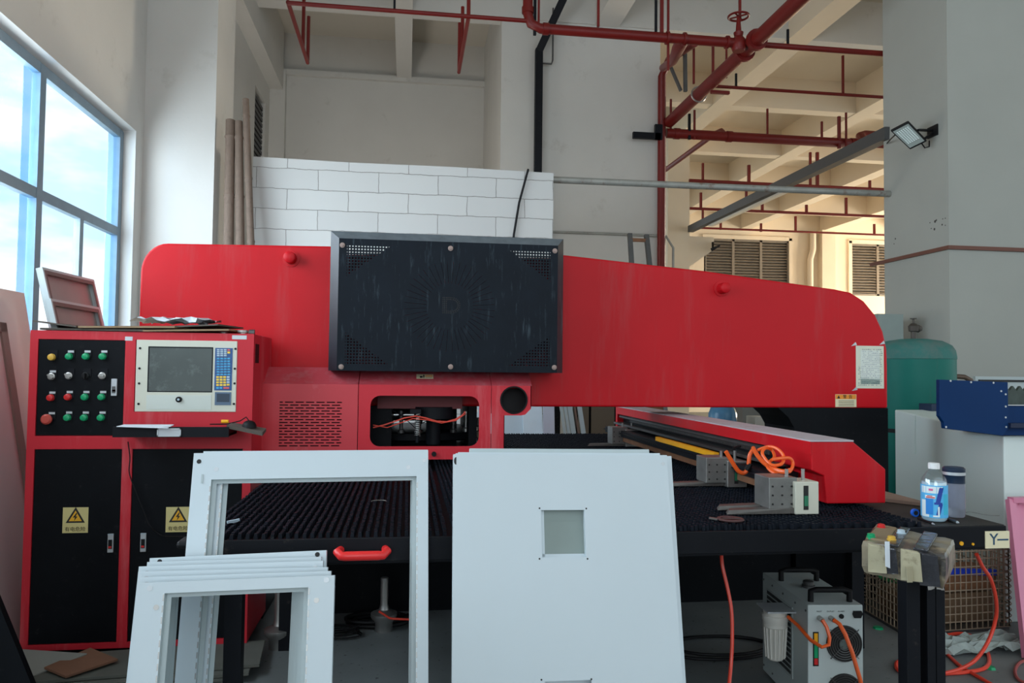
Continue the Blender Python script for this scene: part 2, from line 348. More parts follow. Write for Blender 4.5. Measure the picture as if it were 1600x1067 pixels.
# left window: frame in the reveal
wf = thing('window_1', 'large steel-framed window in the left wall', 'window'); del wf['category']; del wf['label']; wf['kind'] = 'structure'
gx = -2.74
def yy(px, py): return P(px, py, 'x', gx).y
fr = B(); ysec = [1.0, 3.45, yy(57, 250), 7.55]
zm = P(100, 324, 'x', gx).z; zs = .97; ztop = zt-.02
for y in ysec: fr.box(gx-.03, y-.045, zs, gx+.03, y+.045, ztop)
for z in (zs+.03, zm, ztop-.03): fr.box(gx-.027, 1.0, z-.04, gx+.027, 7.58, z+.04)
obj('window_frame', fr, frameblue, wf)
mu = B(); y3 = yy(122, 380)
for y in (y3, 4.3, 2.2): mu.box(gx-.025, y-.035, zs, gx+.025, y+.035, zm)
obj('mullion', mu, frameblue, wf)
pn = B()
for i in range(3): pn.box(gx-.004, ysec[i]+.04, zm+.03, gx+.004, ysec[i+1]-.04, ztop-.05)
obj('pane', pn, glass, wf)
pn = B()
for u, v in ((1.04, 2.17), (2.23, 3.41), (3.49, 4.27), (4.33, ysec[2]-.04), (ysec[2]+.04, y3-.03), (y3+.03, 7.51)): pn.box(gx-.004, u, zs+.05, gx+.004, v, zm-.03)
obj('pane', pn, glass, wf)
pn = B()
for y_ in (ysec[2]-.17, 7.38, 3.3): pn.box(gx-.03, y_, zm+.05, gx-.026, y_+.12, ztop-.05); pn.box(gx-.03, y_, zs+.05, gx-.026, y_+.12, zm-.04)
obj('overlapping_pane', pn, clear_glass('blue_sash_glass', (.62, .80, .95), .05), wf)
# outer sash seen through the glass and a low parapet of neighbouring roof
struct('outside_ground', B().box(-60, -10, -.6, -3.2, 60, -.5), mat('pale_yard', (.55, .54, .48), .9))
hp = thing('tree', 'green tree standing outside behind the lower window panes', 'tree', (-9.5, 15.2, -.5))
tb = B(); lf = mat('leaf_green', (.20, .30, .08), .8, var=.4, vs=3)
for k in range(60):
    a = random.random()*2*PI; r = random.random()*1.1; z = 1.3+random.random()*1.5; s = .25+random.random()*.3
    tb.lathe((r*math.cos(a), r*math.sin(a), z), [(s*.3, -s*.8), (s, -s*.3), (s*.9, s*.3), (s*.25, s*.8)], 7)
obj('foliage', tb, lf, hp); obj('trunk', B().cyl((0, 0, 0), (0, 0, 1.4), .12, 10), bamboo, hp)

# brown band around right pillar
zb_ = P(1483, 385, 'y', 7.29).z
tag(obj('conduit_band', B().box(PX-.03, 7.27, zb_-.03, PX, 8.65, zb_+.01).box(PX, 7.27, zb_-.03, PX+2.6, 7.3, zb_+.01), brown), 'brown conduit strip wrapping round the right-hand pillar', 'conduit')
# floodlight on the left face of the pillar
fn_ = Vector((-.50, -.66, -.56)).normalized(); fc0 = P(1420, 212, 'x', PX-.30)
def fray(px, py, o=0):
    d = RT*((px-800)/F)-UP*((py-533.5)/F)+FW; c0 = Vector((0, 0, CH)); return c0+d*((fc0-c0).dot(fn_)/d.dot(fn_))+fn_*o
fl = thing('floodlight', 'black LED floodlight bracketed high on the right-hand pillar', 'lamp', tuple(fc0))
fcn = [(1391, 204.5), (1419, 190), (1448.5, 221), (1422, 234)]
obj('housing', B().hexa([fray(*c_, -.045) for c_ in fcn], [fray(*c_) for c_ in fcn]), rubber, fl, world=True, bevel=.01)
cm0 = Vector((sum(c_[0] for c_ in fcn)/4, sum(c_[1] for c_ in fcn)/4, 0))
fin = [tuple(cm0.lerp(Vector((c_[0], c_[1], 0)), .86))[:2] for c_ in fcn]
obj('lens', B().hexa([fray(*c_, .001) for c_ in fin], [fray(*c_, .004) for c_ in fin]), mat('lens_grey', (.30, .34, .32), .25), fl, world=True)
fq = [fray(*c_, .004) for c_ in fin]; ld = B()
for i in range(10):
    for j in range(6):
        u, v = .10+i*.072, .12+j*.135; e_ = .045; f2 = .085
        def LL(u, v, o=0): return fq[0].lerp(fq[1], v).lerp(fq[3].lerp(fq[2], v), u)+fn_*o
        ld.hexa([LL(u, v), LL(u+e_, v), LL(u+e_, v+f2), LL(u, v+f2)], [LL(u, v, .004), LL(u+e_, v, .004), LL(u+e_, v+f2, .004), LL(u, v+f2, .004)])
obj('diodes', ld, mat('led_dots', (.80, .90, .88), .3), fl, world=True)
w1 = P(1457, 204, 'x', PX-.01); h1_, h2_ = fray(1434, 205, -.04), fray(1444, 219, -.04)
obj('bracket', B().bar(h1_, w1, .035, .02).bar(h2_, w1-Vector((0, 0, .03)), .035, .02).box(PX-.015, w1.y-.08, w1.z-.07, PX, w1.y+.08, w1.z+.05), rubber, fl, world=True)
obj('lead', B().tube([fray(1398, 213, -.04), P(1391, 218, 'x', PX-.2), P(1386, 224, 'x', PX-.02)], .008, 6), rubber, fl, world=True)
obj('lead', B().tube([fray(1440, 226, -.04), P(1445, 231, 'x', PX-.15), P(1452, 229, 'x', PX-.05), P(1452, 220, 'x', PX-.03)], .007, 6), rubber, fl, world=True)
# dark spots / scrawls on the wall stay small: pock marks on pillar
pk = B()
for px, py, r_ in ((1461, 346, .018), (1463, 344, .012), (1453, 348, .008), (1473, 342, .008), (1477, 341, .008), (1472, 351, .012), (1477, 352, .008), (1460, 358, .016), (1455, 357, .008), (1399, 373, .012), (1397, 381, .008)):
    q_ = P(px, py, 'x', PX); pk.lathe((PX+.001, q_.y, q_.z), [(r_, 0), (r_*.7, -.003)], 7, 'x')
struct('pillar_chips', pk, mat('chipped_plaster', (.06, .055, .05), .9))
# ------------------------------------------------------------------ pipes and tubes overhead
def pipe(name, pts, r, m_, label, cat='pipe', group=None, n=12):
    return tag(obj(name, B().tube(pts, r, n), m_, smooth=True), label, cat, group)
def elbow(p, r, pts): pass
zp = 5.5
JX = P(1160, 68, 'z', zp)
mp_ = thing('sprinkler_main', 'thick red water main crossing above the punch press to the valve', 'pipe')
l0 = P(822, 42, 'z', zp)
obj('pipe_run', B().tube([(l0.x+.02, 8.6, 8-.25), (l0.x+.02, 8.6, zp+.16), (l0.x+.06, 8.6, zp+.05), (l0.x+.17, 8.6, zp), (JX.x, 8.6, zp)], .058, 14), redD, mp_, smooth=True)
obj('coupling', B().cyl((l0.x+.20, 8.6, zp), (l0.x+.27, 8.6, zp), .07, 14).cyl((l0.x+.02, 8.6, zp+.17), (l0.x+.02, 8.6, zp+.24), .07, 14), redD, mp_, smooth=True)
for q in (1040, 1068, 1140): 
    x = P(q, 60, 'z', zp).x; obj('flange', B().cyl((x, 8.6, zp), (x+.03, 8.6, zp), .078, 16), redD, mp_, smooth=True)
vv = thing('gate_valve', 'red gate valve with handwheel on the overhead main', 'valve', (JX.x-.05, 8.6, zp))
obj('valve_body', B().lathe((0, 0, 0), [(.07, -.1), (.095, -.04), (.09, .03), (.05, .08), (.06, .13), (.035, .14), (.02, .33)], 16), redD, vv, smooth=True)
hw = B(); hw.tube([(.12*math.cos(t), .12*math.sin(t), .33) for t in [2*PI*k/24 for k in range(25)]], .014, 6, False)
for k in range(4): a = PI/4+k*PI/2; hw.bar((0, 0, .33), (.12*math.cos(a), .12*math.sin(a), .33), .015)
obj('handwheel', hw, redD, vv)
xd = 4.10
dg = thing('sprinkler_riser_main', 'thickest red pipe running diagonally overhead toward the camera', 'pipe')
obj('pipe_run', B().tube([(xd, 5.0, zp), (xd, 11.55, zp)], .088, 16), redD, dg, smooth=True)
for y_ in (8.45, 8.78): obj('flange', B().cyl((xd, y_, zp), (xd, y_+.05, zp), .13, 16), redD, dg, smooth=True)
rr = P(1034, 200, 'y', 11.6)
ri = thing('red_riser_pipe', 'vertical red pipe standing at the corner of the grey middle wall', 'pipe')
obj('pipe_run', B().tube([(rr.x, 11.6, 0), (rr.x, 11.6, 6.26), (rr.x+.05, 11.4, 6.45), (rr.x+.08, 10.4, 6.3)], .065, 14), redD, ri, smooth=True)
zr = P(1035, 213, 'y', 11.6).z
obj('bracket', B().box(rr.x-.5, 11.5, zr-.08, rr.x-.05, 11.56, zr+.02).box(rr.x-.14, 11.5, zr-.08, rr.x-.02, 11.56, zr+.16), blackS, ri)
tee = B().tube([P(1068, 62, 'y', 8.7), P(1060, 75, 'y', 8.9), P(1052, 95, 'y', 10.0), P(1036, 106, 'y', 11.3)], [.075, .08, .06, .06], 14)
tag(obj('tee_branch', tee, redD, smooth=True), 'short red tee branch dropping from the main toward the riser', 'pipe')
s0 = P(1041, 208, 'y', 11.6); s1 = P(1342, 226, 'y', 11.6)
m3 = thing('lower_sprinkler_main', 'thick red main crossing the hall below the others, ending in an upturned elbow', 'pipe')
obj('pipe_run', B().tube([(s0.x, 11.6, s0.z), (s1.x, 11.6, s0.z), (s1.x+.12, 11.65, s0.z+.05), (s1.x+.16, 11.8, s0.z+.2), (s1.x+.3, 11.9, s0.z+.26), (s1.x+3, 12.0, s0.z+.26)], .078, 14), redD, m3, smooth=True)
for q in (1053, 1135, 1328):
    x = P(q, 212, 'y', 11.6).x; obj('coupling', B().cyl((x, 11.6, s0.z), (x+.09, 11.6, s0.z), .09, 14), redD, m3, smooth=True)
u0 = P(1133, 205, 'y', 11.6); u1 = P(1078, 242, 'y', 14.4)
tag(obj('branch_pipe', B().tube([(u0.x, 11.6, s0.z+.02), (u0.x, 11.75, s0.z+.14), (u0.x-.02, 12.0, s0.z+.16), (u0.x-.1, 16.8, s0.z+.16)], .045, 10), redD, smooth=True), 'red branch pipe leaving the lower main backward to the hall column', 'pipe')
# thin runs across
a = P(450, 3, 'z', zp+.03); 
def run(px0, py0, px1, py1, y, r, label, name='sprinkler_branch'):
    a = P(px0, py0, 'y', y); b2 = P(px1, py1, 'y', y); z = (a.z+b2.z)/2
    t = thing(name, label, 'pipe'); obj('pipe_run', B().tube([(a.x, y, z), (26 if y > 12 else b2.x, y, z)], r, 12), redD, t, smooth=True); RUN.append(t)
RUN = []
run(450, 3, 822, 34, 8.42, .024, 'thin red pipe above the block wall ending at the main elbow')
run(1160, 67, 1386, 85, 8.55, .034, 'red pipe continuing right from the gate valve to the pillar')
run(1116, 133, 1386, 154, 10.6, .024, 'thin red pipe under the diagonal main in the nearer hall bay')
run(1340, 222, 1386, 233, 13.0, .04, 'short red pipe end just below the upturned elbow')
run(1077, 281.5, 1387, 297, 17.0, .04, 'red branch pipe crossing the hall, first beyond the column')
run(1077, 325, 1387, 339, 20.2, .04, 'red branch pipe crossing the hall, second beyond the column')
run(1085, 356, 1387, 367, 24.0, .035, 'red branch pipe crossing the hall above the louvred windows')
# branches running back on the left with open drops
def rb(px, py, px2, py2, y0, label, dr):
    a = P(px, py, 'y', y0); z = a.z; b2 = P(px2, py2, 'z', z)
    t = thing('sprinkler_branch', label, 'pipe')
    obj('pipe_run', B().tube([a, (a.x, b2.y, z)], .024, 10), redD, t, smooth=True)
    for f, h in dr:
        y = y0+(b2.y-y0)*f; obj('drop_nipple', B().tube([(a.x, y, z), (a.x, y, z+h)], .022, 8), redD if h < 1 else blackS, t)
rb(450, 3, 478, 98, 8.42, 'thin red branch running back from the left end of the cross pipe', ((1, .62), (.72, .7)))
rb(732, 27, 716, 113, 8.42, 'thin red branch running back beside the middle wall', ((.98, .66), (.62, .6), (0, .5)))
# drop rods and sprinkler nipples: parts of the pipe they hang or leave
def rod(parent, px, py0, py1, y, r=.02, m_=redD):
    a = P(px, (py0+py1)/2, 'y', y); zt_, zb2 = P(px, py0, 'y', y).z, P(px, py1, 'y', y).z
    obj('hanger_rod', B().bar((a.x, y, zb2), (a.x, y, 7.8 if py0 < 0 else max(zt_, zb2+.05)), r*1.25), m_, parent, world=True)
for pr, lst in ((RUN[0], ((617, -60, 14, 8.42, .02, blackS),)),
    (mp_, ((935, -60, 42, 8.6, .022, redD), (1025, -60, 50, 8.6, .022, blackS), (1034, -60, 62, 8.62, .03, redD), (836, -60, 55, 8.62, .026, blackS), (842, -60, 42, 8.6, .02, redD), (1044, -60, 110, 8.65, .02, redD))),
    (vv, ((1156, -60, 34, 8.6, .022, redD),)), (RUN[1], ((1231, 46, 74, 8.55, .02, blackS),)),
    (RUN[2], ((1317, 87, 149, 10.6, .024, redD), (1150, 115, 137, 10.6, .022, blackS), (1084, 70, 131, 10.6, .022, redD))),
    (dg, ((1114, 72, 121, 9.9, .024, redD), (1135, 72, 122, 9.9, .018, redD))),
    (m3, ((1199, 170, 211, 11.6, .022, redD), (1077, 178, 218, 11.55, .03, blackS), (1085, 172, 218, 11.55, .024, redD), (1284, 190, 217, 11.6, .024, redD), (1311, 182, 232, 11.55, .034, redD), (1322, 176, 230, 11.5, .022, redD), (1048, 155, 205, 11.6, .024, redD))),
    (RUN[4], ((1266, 238, 291, 17, .04, redD), (1277, 238, 292, 17, .05, redD), (1098, 255, 283, 17, .04, redD), (1170, 258, 287, 17, .05, redD), (1166, 286, 316, 17, .04, redD), (1359, 282, 297, 17, .04, redD))),
    (RUN[5], ((1095, 301, 327, 20.2, .05, redD), (1191, 313, 330, 20.2, .05, redD), (1260, 320, 334, 20.2, .05, redD), (1322, 309, 337, 20.2, .05, redD), (1098, 326, 348, 20.2, .04, redD))),
    (RUN[6], ((1126, 343, 359, 24, .05, redD), (1189, 349, 362, 24, .05, redD), (1243, 338, 363, 24, .05, redD), (1366, 350, 367, 24, .05, redD)))):
    for r_ in lst: rod(pr, *r_)
# steel clamp brackets near the riser
tg = B().bar(P(1046, 100, 'y', 11), P(1064, 142, 'y', 11), .06, .03).bar(P(1070, 70, 'y', 10.9), P(1071, 143, 'y', 10.9), .05)
tag(obj('pipe_brace', tg, steelD), 'grey slanted steel brace clamped to the diagonal main', 'brace')
cl = B().tube([(xd+.11*math.cos(t), 10.3, zp+.11*math.sin(t)) for t in [2*PI*k/20 for k in range(21)]], .012, 6, False)
tag(obj('pipe_clamp', cl, steel), 'steel ring clamp round the diagonal main beside the brace', 'clamp')
hc = B().box(P(1112, 120, 'y', 9.9).x-.02, 9.85, zp-.14, P(1136, 120, 'y', 9.9).x+.02, 9.9, zp-.10)
tag(obj('pipe_cradle', hc, redD), 'red U-shaped cradle under the diagonal main', 'bracket')
# long dark square tube from hall column to pillar, with lamp strip
g0 = P(1079, 358, 'y', 17.15); g1 = P(1390, 208, 'x', PX)
lt = thing('square_steel_beam', 'long dark grey square tube slanting from the hall column to the right pillar', 'beam')
obj('tube', B().bar(g0, g1, .13, .15), louvD, lt)
q0 = g0.lerp(g1, .15); q1 = g0.lerp(g1, .62)
obj('lamp_strip', B().bar(q0-Vector((-.09, 0, .09)), q1-Vector((-.09, 0, .09)), .10, .04), mat('lamp_strip_white', (.8, .76, .68), .4), lt)
h0 = P(866, 281, 'y', 8.1); h1 = P(1390, 303, 'x', PX)
pipe('grey_tube', [h0-Vector((.2, 0, 0)), h0.lerp(h1, .3), h1+Vector((.05, 0, 0))], .038, galv, 'weathered grey tube spanning from the block wall to the right pillar', 'tube')
# drain pipe black on middle wall
d0 = P(843, 75, 'y', 11.55); 
bd = B().bar((d0.x, 11.6, 0), (d0.x, 11.6, d0.z), .115, .1, (0, 1, 0)).bar((d0.x, 11.6, d0.z-.03), P(889, -20, 'y', 11.0), .115, .1, (0, 1, 0))
tag(obj('black_duct', bd, blackS), 'black square duct running up the grey middle wall and bending away', 'duct')
q = P(862, 99, 'y', 11.6)
pipe('thin_conduit', [(d0.x+.05, 11.62, q.z), (q.x, 11.62, q.z), (q.x+.02, 11.62, q.z+.06), (q.x+.02, 11.62, q.z+.9)], .014, steelD, 'thin grey conduit looping beside the black duct', 'conduit')
c0 = P(866, 362, 'y', 11.66); c1 = P(1048, 380, 'y', 11.66)
pipe('wall_conduit', [(c0.x-.6, 11.678, c0.z), (c1.x-.35, 11.678, c0.z), (c1.x-.1, 11.6, c0.z-.02), (c1.x+.02, 11.6, c0.z-.2), (c1.x+.02, 11.6, c0.z-1.4)], .02, galv, 'thin grey conduit crossing the middle wall above the red arch', 'conduit')
k0 = P(372, 0, 'x', WX+.03)
pipe('corner_conduit', [(WX+.03, 9.9, 3.0), (WX+.03, 9.9, 6.3), (WX+.03, 10.4, 7.0)], .022, galv, 'thin grey conduit running up the left wall behind the bamboo', 'conduit')
# black cable hanging over the block wall
w0 = P(825, 268, 'y', 7.97); w1 = P(803, 366, 'y', 7.97)
pipe('black_cable', [w0+Vector((.03, .2, 0)), w0+Vector((0, -.01, .02)), w0.lerp(w1, .5)+Vector((-.02, 0, 0)), w1, w1-Vector((.1, 0, 1.2))], .012, rubber, 'black cable hanging over the top of the white block wall', 'cable', n=6)
# ladder top behind the arch
ld_ = thing('ladder', 'dark rusty ladder leaning on the middle wall behind the red arch', 'ladder', (0, 0, 0))
la, lb = P(984, 365, 'y', 9.0), P(1010, 367, 'y', 9.0)
for p_, dx in ((la, 0), (lb, .12)):
    obj('rail', B().bar((p_.x, 9.0, p_.z), (p_.x+dx, 8.3, 0), .055, .04), steelD, ld_)
for k in range(9):
    z = la.z-.08-k*.34; f = (la.z-z)/la.z; obj('rung', B().bar((la.x, 9-.7*f, z), (lb.x+.12*f, 9-.7*f, z), .035, .04), rust, ld_)
# cctv-like black fitting on corbel
tag(obj('wall_lamp', B().hexa([P(1112, 393, 'y', 17.1), P(1125, 385, 'y', 17.1), P(1125, 382, 'y', 17.1), P(1110, 388, 'y', 17.1)], [P(1112, 393, 'y', 16.9), P(1125, 385, 'y', 16.9), P(1125, 382, 'y', 16.9), P(1110, 388, 'y', 16.9)]).bar((7.2, 17.2, 4.6), P(1114, 387, 'y', 17.0), .05), rubber), 'small black lamp fixed to the hall column corbel', 'lamp')

# bamboo poles
for (pa, ta, pb, r, lab) in ((360, 188, 352, .048, 'thick dark weathered bamboo pole beside the left pillar, first of three'), (373, 190, 372, .042, 'weathered bamboo pole standing between the other two poles'), (384, 155, 391, .034, 'tallest and thinnest weathered bamboo pole against the block wall end')):
    t = P(pa, ta, 'y', 7.88); bt = P(pb+4, 470, 'y', 7.70); dirv = (bt-t)/(t.z-bt.z); base = t+dirv*(t.z-.02)
    pts = []; rs = []; n = 26
    for k in range(n+1):
        p_ = t.lerp(base, k/n); pts.append(p_); rs.append(r*(.95+.3*k/n))
        if k % 4 == 1: pts.append(p_+dirv*.02); rs.append(r*(1.12+.3*k/n)); pts.append(p_+dirv*.04); rs.append(r*(.97+.3*k/n))
    tag(obj('bamboo_pole', B().tube(pts, rs, 12), bamboo, smooth=True), lab, 'pole', 'bamboo poles by the left pillar')

# ================================================================== MACHINE
def Q(y, *pts): return [P(a, b_, 'y', y) for a, b_ in pts]
def X(px, py, y): return P(px, py, 'y', y).x
def Z(px, py, y): return P(px, py, 'y', y).z
# ---- punch press: C/O-frame arch with hood and turret cover
pp = thing('punch_press', 'huge red turret punch press with long arched frame behind the brush table', 'machine', (0.8, 4.9, 0))
AY = 4.75
zb0 = P(1100, 636.5, 'y', AY).z
xl, xr = X(217, 500, AY), X(1387, 590, AY)
def arc(cx_, cz_, r1, r2, a0, a1, n=8): return [Vector((cx_+r1*math.cos(math.radians(a0+(a1-a0)*k/n)), AY, cz_+r2*math.sin(math.radians(a0+(a1-a0)*k/n)))) for k in range(n+1)]
tl = P(262, 380, 'y', AY); al = P(217, 425, 'y', AY)
topA = P(880, 398, 'y', AY); topL = P(517, 384.5, 'y', AY)
r0 = P(1306, 452, 'y', AY); r1 = P(1387, 560, 'y', AY)
outline = [Vector((xl, AY, zb0))] + list(reversed(arc(tl.x, al.z, tl.x-xl, tl.z-al.z, 90, 180))) + [topL, P(532, 397, 'y', AY), P(866, 403, 'y', AY), topA, P(1100, 423, 'y', AY), r0]
for px, py in ((1330, 457), (1350, 470), (1368, 492), (1380, 518), (1386, 545), (1387, 575)): outline.append(P(px, py, 'y', AY))
outline.append(Vector((xr, AY, zb0)))
obj('arch_frame', B().prism(outline, (0, .42, 0)), red, pp, world=True, bevel=.012)
# legs of the frame (black on the right, red-black on the left)
lx = X(1232, 700, AY)
leg_r = [(xr, AY, 0), (xr, AY, zb0), (X(1216, 640, AY), AY, zb0), (X(1232, 652, AY), AY, Z(1232, 652, AY)), (lx+.04, AY, zb0-.13), (lx+.05, AY, .8), (lx+.05, AY, 0)]
obj('frame_leg', B().prism(leg_r, (0, .42, 0)), black, pp, world=True)
obj('frame_leg', B().box(xl, AY, 0, xl+.75, AY+.42, zb0), black, pp, world=True)
for px, py in ((457, 404), (1129, 451)):
    c_ = P(px-2, py, 'y', AY)
    g = obj('plug', B().lathe((c_.x, AY-.0, c_.z), [(.052, .0), (.052, -.006), (.036, -.008), (.034, -.075), (.028, -.08)], 24, 'y'), red, pp, world=True, smooth=True)
    obj('plug_hole', B().cyl((c_.x, AY-.0795, c_.z), (c_.x, AY-.083, c_.z), .006, 8), ink, g, world=False) if False else None
# notice sheet and warning label
def sheet(name, y, p0, p1, m_, parent, t=.002, **k):
    a_, b2 = P(*p0, 'y', y), P(*p1, 'y', y); return obj(name, B().box(a_.x, y-t, b2.z, b2.x, y, a_.z), m_, parent, world=True, **k)
nt_ = sheet('notice_sheet', AY, (1337, 540), (1381, 607), mat('notice_paper', (.72, .74, .60), .6, var=.06, vs=12), pp, label='cream handwritten notice taped near the right end')
wr = B(); rnd = random.Random(3); a_ = P(1340, 545, 'y', AY); b2 = P(1379, 604, 'y', AY)
for k in range(20):
    z = a_.z-(a_.z-b2.z)*(k+.5)/20; x = a_.x+(.03 if k < 9 else 0)+rnd.random()*.01
    while x < b2.x-.01:
        w = .004+rnd.random()*.008
        if rnd.random() < .75: wr.box(x, AY-.0028, z, min(x+w, b2.x), AY-.002, z+.004+rnd.random()*.003)
        x += w+.004
obj('handwriting', wr, mat('faded_ink', (.30, .36, .34), .7), nt_, world=True)
sh = P(1342, 548, 'y', AY); obj('plastic_sleeve', B().box(P(1344, 547, 'y', AY).x, AY-.0035, P(1344, 600, 'y', AY).z, P(1374, 547, 'y', AY).x, AY-.003, P(1344, 547, 'y', AY).z), plastic, nt_, world=True)
for (px, py) in ((1334, 538), (1378, 536), (1335, 608)):
    c_ = P(px, py, 'y', AY); obj('torn_tape', B().prism([(c_.x-.02, AY, c_.z-.012), (c_.x+.022, AY, c_.z-.004), (c_.x+.012, AY, c_.z+.016)], (0, -.003, 0)), silver, nt_, world=True)
wl_ = sheet('warning_label', AY, (1305, 616), (1338, 636), labelc, pp, label='orange and cream caution label on the lower right of the arch')
sheet('label_header', AY-.002, (1305.5, 616.5), (1337.5, 623.5), labelo, wl_, .001)
c_ = P(1324, 620, 'y', AY); text('警  告', .027, Vector((c_.x, AY-.0032, c_.z)), FRONT, ink, wl_)
c_ = P(1310, 620.2, 'y', AY); obj('warning_triangle', B().prism([(c_.x-.011, AY-.003, c_.z-.009), (c_.x+.011, AY-.003, c_.z-.009), (c_.x, AY-.003, c_.z+.011)], (0, -.001, 0)), ink, wl_, world=True)
lb_ = B(); 
for k in range(4):
    a_ = P(1310, 626+2.6*k, 'y', AY); b2 = P(1334, 626+2.6*k, 'y', AY); lb_.box(a_.x, AY-.0028, a_.z-.0018, b2.x, AY-.002, a_.z+.0012)
obj('small_print', lb_, ink, wl_, world=True)

# black perforated hood
HY = 4.40
h = {k: P(px, py, 'y', HY) for k, (px, py) in dict(tl=(530, 372), tr=(872, 379), bl=(530, 579), br=(870, 580)).items()}
hx0, hx1, hz0, hz1 = h['tl'].x, h['tr'].x, h['bl'].z, h['tl'].z
boxp = mat('perforated_cover', (.006, .010, .016), .55, spec=.15, var=.35, vs=7, dirt=(.045, .065, .08), ds=42, dth=(.56, .72), streak=True)
HW, HHh = (hx1-hx0)/2, (hz1-hz0)/2
hcx, hcz = (hx0+hx1)/2, (hz0+hz1)/2
def hood_holes(x, y, z):      # coordinates relative to the hood centre
    gx_ = ((x*(1/.0172)).fr()-.5); gz_ = ((z*(1/.0172)).fr()-.5)
    dot = (gx_*gx_+gz_*gz_).lt(.07)
    ax, az = x.ab(), z.ab()
    cx1 = ax.lt(HW-.045); cz1 = az.lt(HHh-.04)
    diag = ((ax-(HW-.30)).op('MAXIMUM', 0)*(1/.26) + (az-(HHh-.22)).op('MAXIMUM', 0)*(1/.19)).gt(1.0)
    corner = dot*cx1*cz1*diag
    r = (x*x+z*z).op('SQRT'); th = z.op('ARCTAN2', x)*(44/(2*PI))
    td = (th.fr()-.5).ab()*r*(2*PI/44)
    rad = td.lt(.0011)*r.gt(.135)*r.lt(.262)*((r*(1/.0085)).fr()).gt(.35)
    return corner+rad
holes(boxp, hood_holes)
T = .003
hood = thing('tmp', '', ''); bpy.data.objects.remove(hood)
# front plate in its own local frame so the pattern is centred
fp_ = obj('hood_front', B().box(-HW, 0, -HHh, HW, T, HHh), boxp, pp); fp_.location = (hcx-.8, HY-4.9, hcz)
bev = .06
sd = B()
xo0, xo1, zo1 = hx0-.052, hx1+.045, hz1+.05
sd.hexa([(hx0, HY, hz1), (hx1, HY, hz1), (hx1, HY+T, hz1-T), (hx0, HY+T, hz1-T)], [(xo0, HY+bev, zo1), (xo1, HY+bev, zo1), (xo1, HY+bev, zo1-T), (xo0, HY+bev, zo1-T)])
sd.box(xo0, HY+bev, zo1-T, xo1, AY+.06, zo1)
obj('hood_top', sd, boxtop, pp, world=True)
for sgn, xa, xb in ((-1, hx0, xo0), (1, hx1, xo1)):
    s_ = B(); s_.hexa([(xa, HY, hz0), (xb, HY+bev, hz0), (xb-sgn*T, HY+bev, hz0), (xa-sgn*T, HY+T, hz0)], [(xa, HY, hz1), (xb, HY+bev, zo1), (xb-sgn*T, HY+bev, zo1), (xa-sgn*T, HY+T, hz1)])
    s_.box(xb-sgn*T, HY+bev, hz0, xb, AY-.002, zo1)
    obj('hood_side', s_, boxm, pp, world=True)
obj('hood_floor', B().box(hx0, HY+.01, hz0, hx1, AY-.002, hz0+.004), boxm, pp, world=True)
for px, py in ((535, 383), (704, 388), (867, 392), (533, 573), (704, 573), (866, 574)):
    c_ = P(px, py, 'y', HY); obj('bolt', B().lathe((c_.x, HY, c_.z), [(.015, 0), (.015, -.003), (.008, -.004), (.008, -.012)], 14, 'y'), mat('pinkish_steel', (.33, .24, .21), .5, .3), pp, world=True)
# D emblem in punched dots
dd = B(); c_ = P(704, 477, 'y', HY); w_, h_ = .088, .088; pts = []
for k in range(9):
    for dx in (0, .010, .020): pts.append((-w_/2+dx, -h_/2+k*h_/8))
for k in range(13):
    a_ = -PI/2+PI*k/12
    for rr_ in (h_/2, h_/2-.010): pts.append((.008+rr_*math.cos(a_)*1.05, rr_*math.sin(a_)))
for k in range(4):
    for s_ in (-1, 1):
        pts.append((-.02+k*.01, s_*h_/2)); pts.append((-.02+k*.01, s_*(h_/2-.01)))
for (dx, dz) in pts: dd.cyl((c_.x+dx, HY-.0006, c_.z+dz), (c_.x+dx, HY, c_.z+dz), .0034, 8)
obj('punched_emblem', dd, ink, pp, world=True)

# turret cover (three red panels) in front of the arch
CY = 4.45; CB = 4.72
def cover(name, x0, x1, ztop, zmid, zbot, m_, extra=None):
    b2 = B(); b2.hexa([(x0, CY, zmid), (x1, CY, zmid), (x1, CY+.003, zmid), (x0, CY+.003, zmid)], [(x0, CB-.1, ztop), (x1, CB-.1, ztop), (x1, CB-.1, ztop-.003), (x0, CB-.1, ztop-.003)])
    b2.box(x0, CB-.1, ztop-.003, x1, CB+.02, ztop)
    return obj(name, b2, m_, pp, world=True)
ct = Z(600, 575, CB-.1); cm = Z(600, 601, CY); cb = Z(640, 718, CY)
X1, X2, X3, X4 = X(415, 640, CY)-.03, X(560, 640, CY), X(768, 640, CY), X(831, 620, CY)
for x0, x1 in ((X1, X2-.004), (X2, X3-.003), (X3, X4)): cover('cover_top', x0, x1, ct, cm, cb, mat('dusty_red_top', (.50, .055, .075), .6, var=.2, vs=9, dirt=(.50, .16, .18), ds=12, dth=(.5, .75)))
slot = mat('slotted_red_cover', (.60, .035, .05), .42, var=.10, vs=3.0, dirt=(.66, .15, .16), ds=5, dth=(.58, .8))
s0_, s1_ = P(437, 626, 'y', CY), P(533, 700, 'y', CY)
def slots(x, y, z):
    row = ((z-s1_.z)*(1/.0165)); fr_ = row.fr(); idx = row.op('FLOOR'); half = (idx*.5).fr()
    u = ((x-s0_.x)*(1/.058)+half).fr()
    return fr_.gt(.60)*u.lt(.80)*x.gt(s0_.x)*x.lt(s1_.x)*z.gt(s1_.z)*z.lt(s0_.z)
holes(slot, slots)
lc = obj('cover_side_panel', B().box(X1, CY, cb, X2-.004, CY+.003, cm), slot, pp)
lc.location = (-.8, -4.9, 0)
ow = [P(579, 618, 'y', CY), P(748, 697, 'y', CY)]
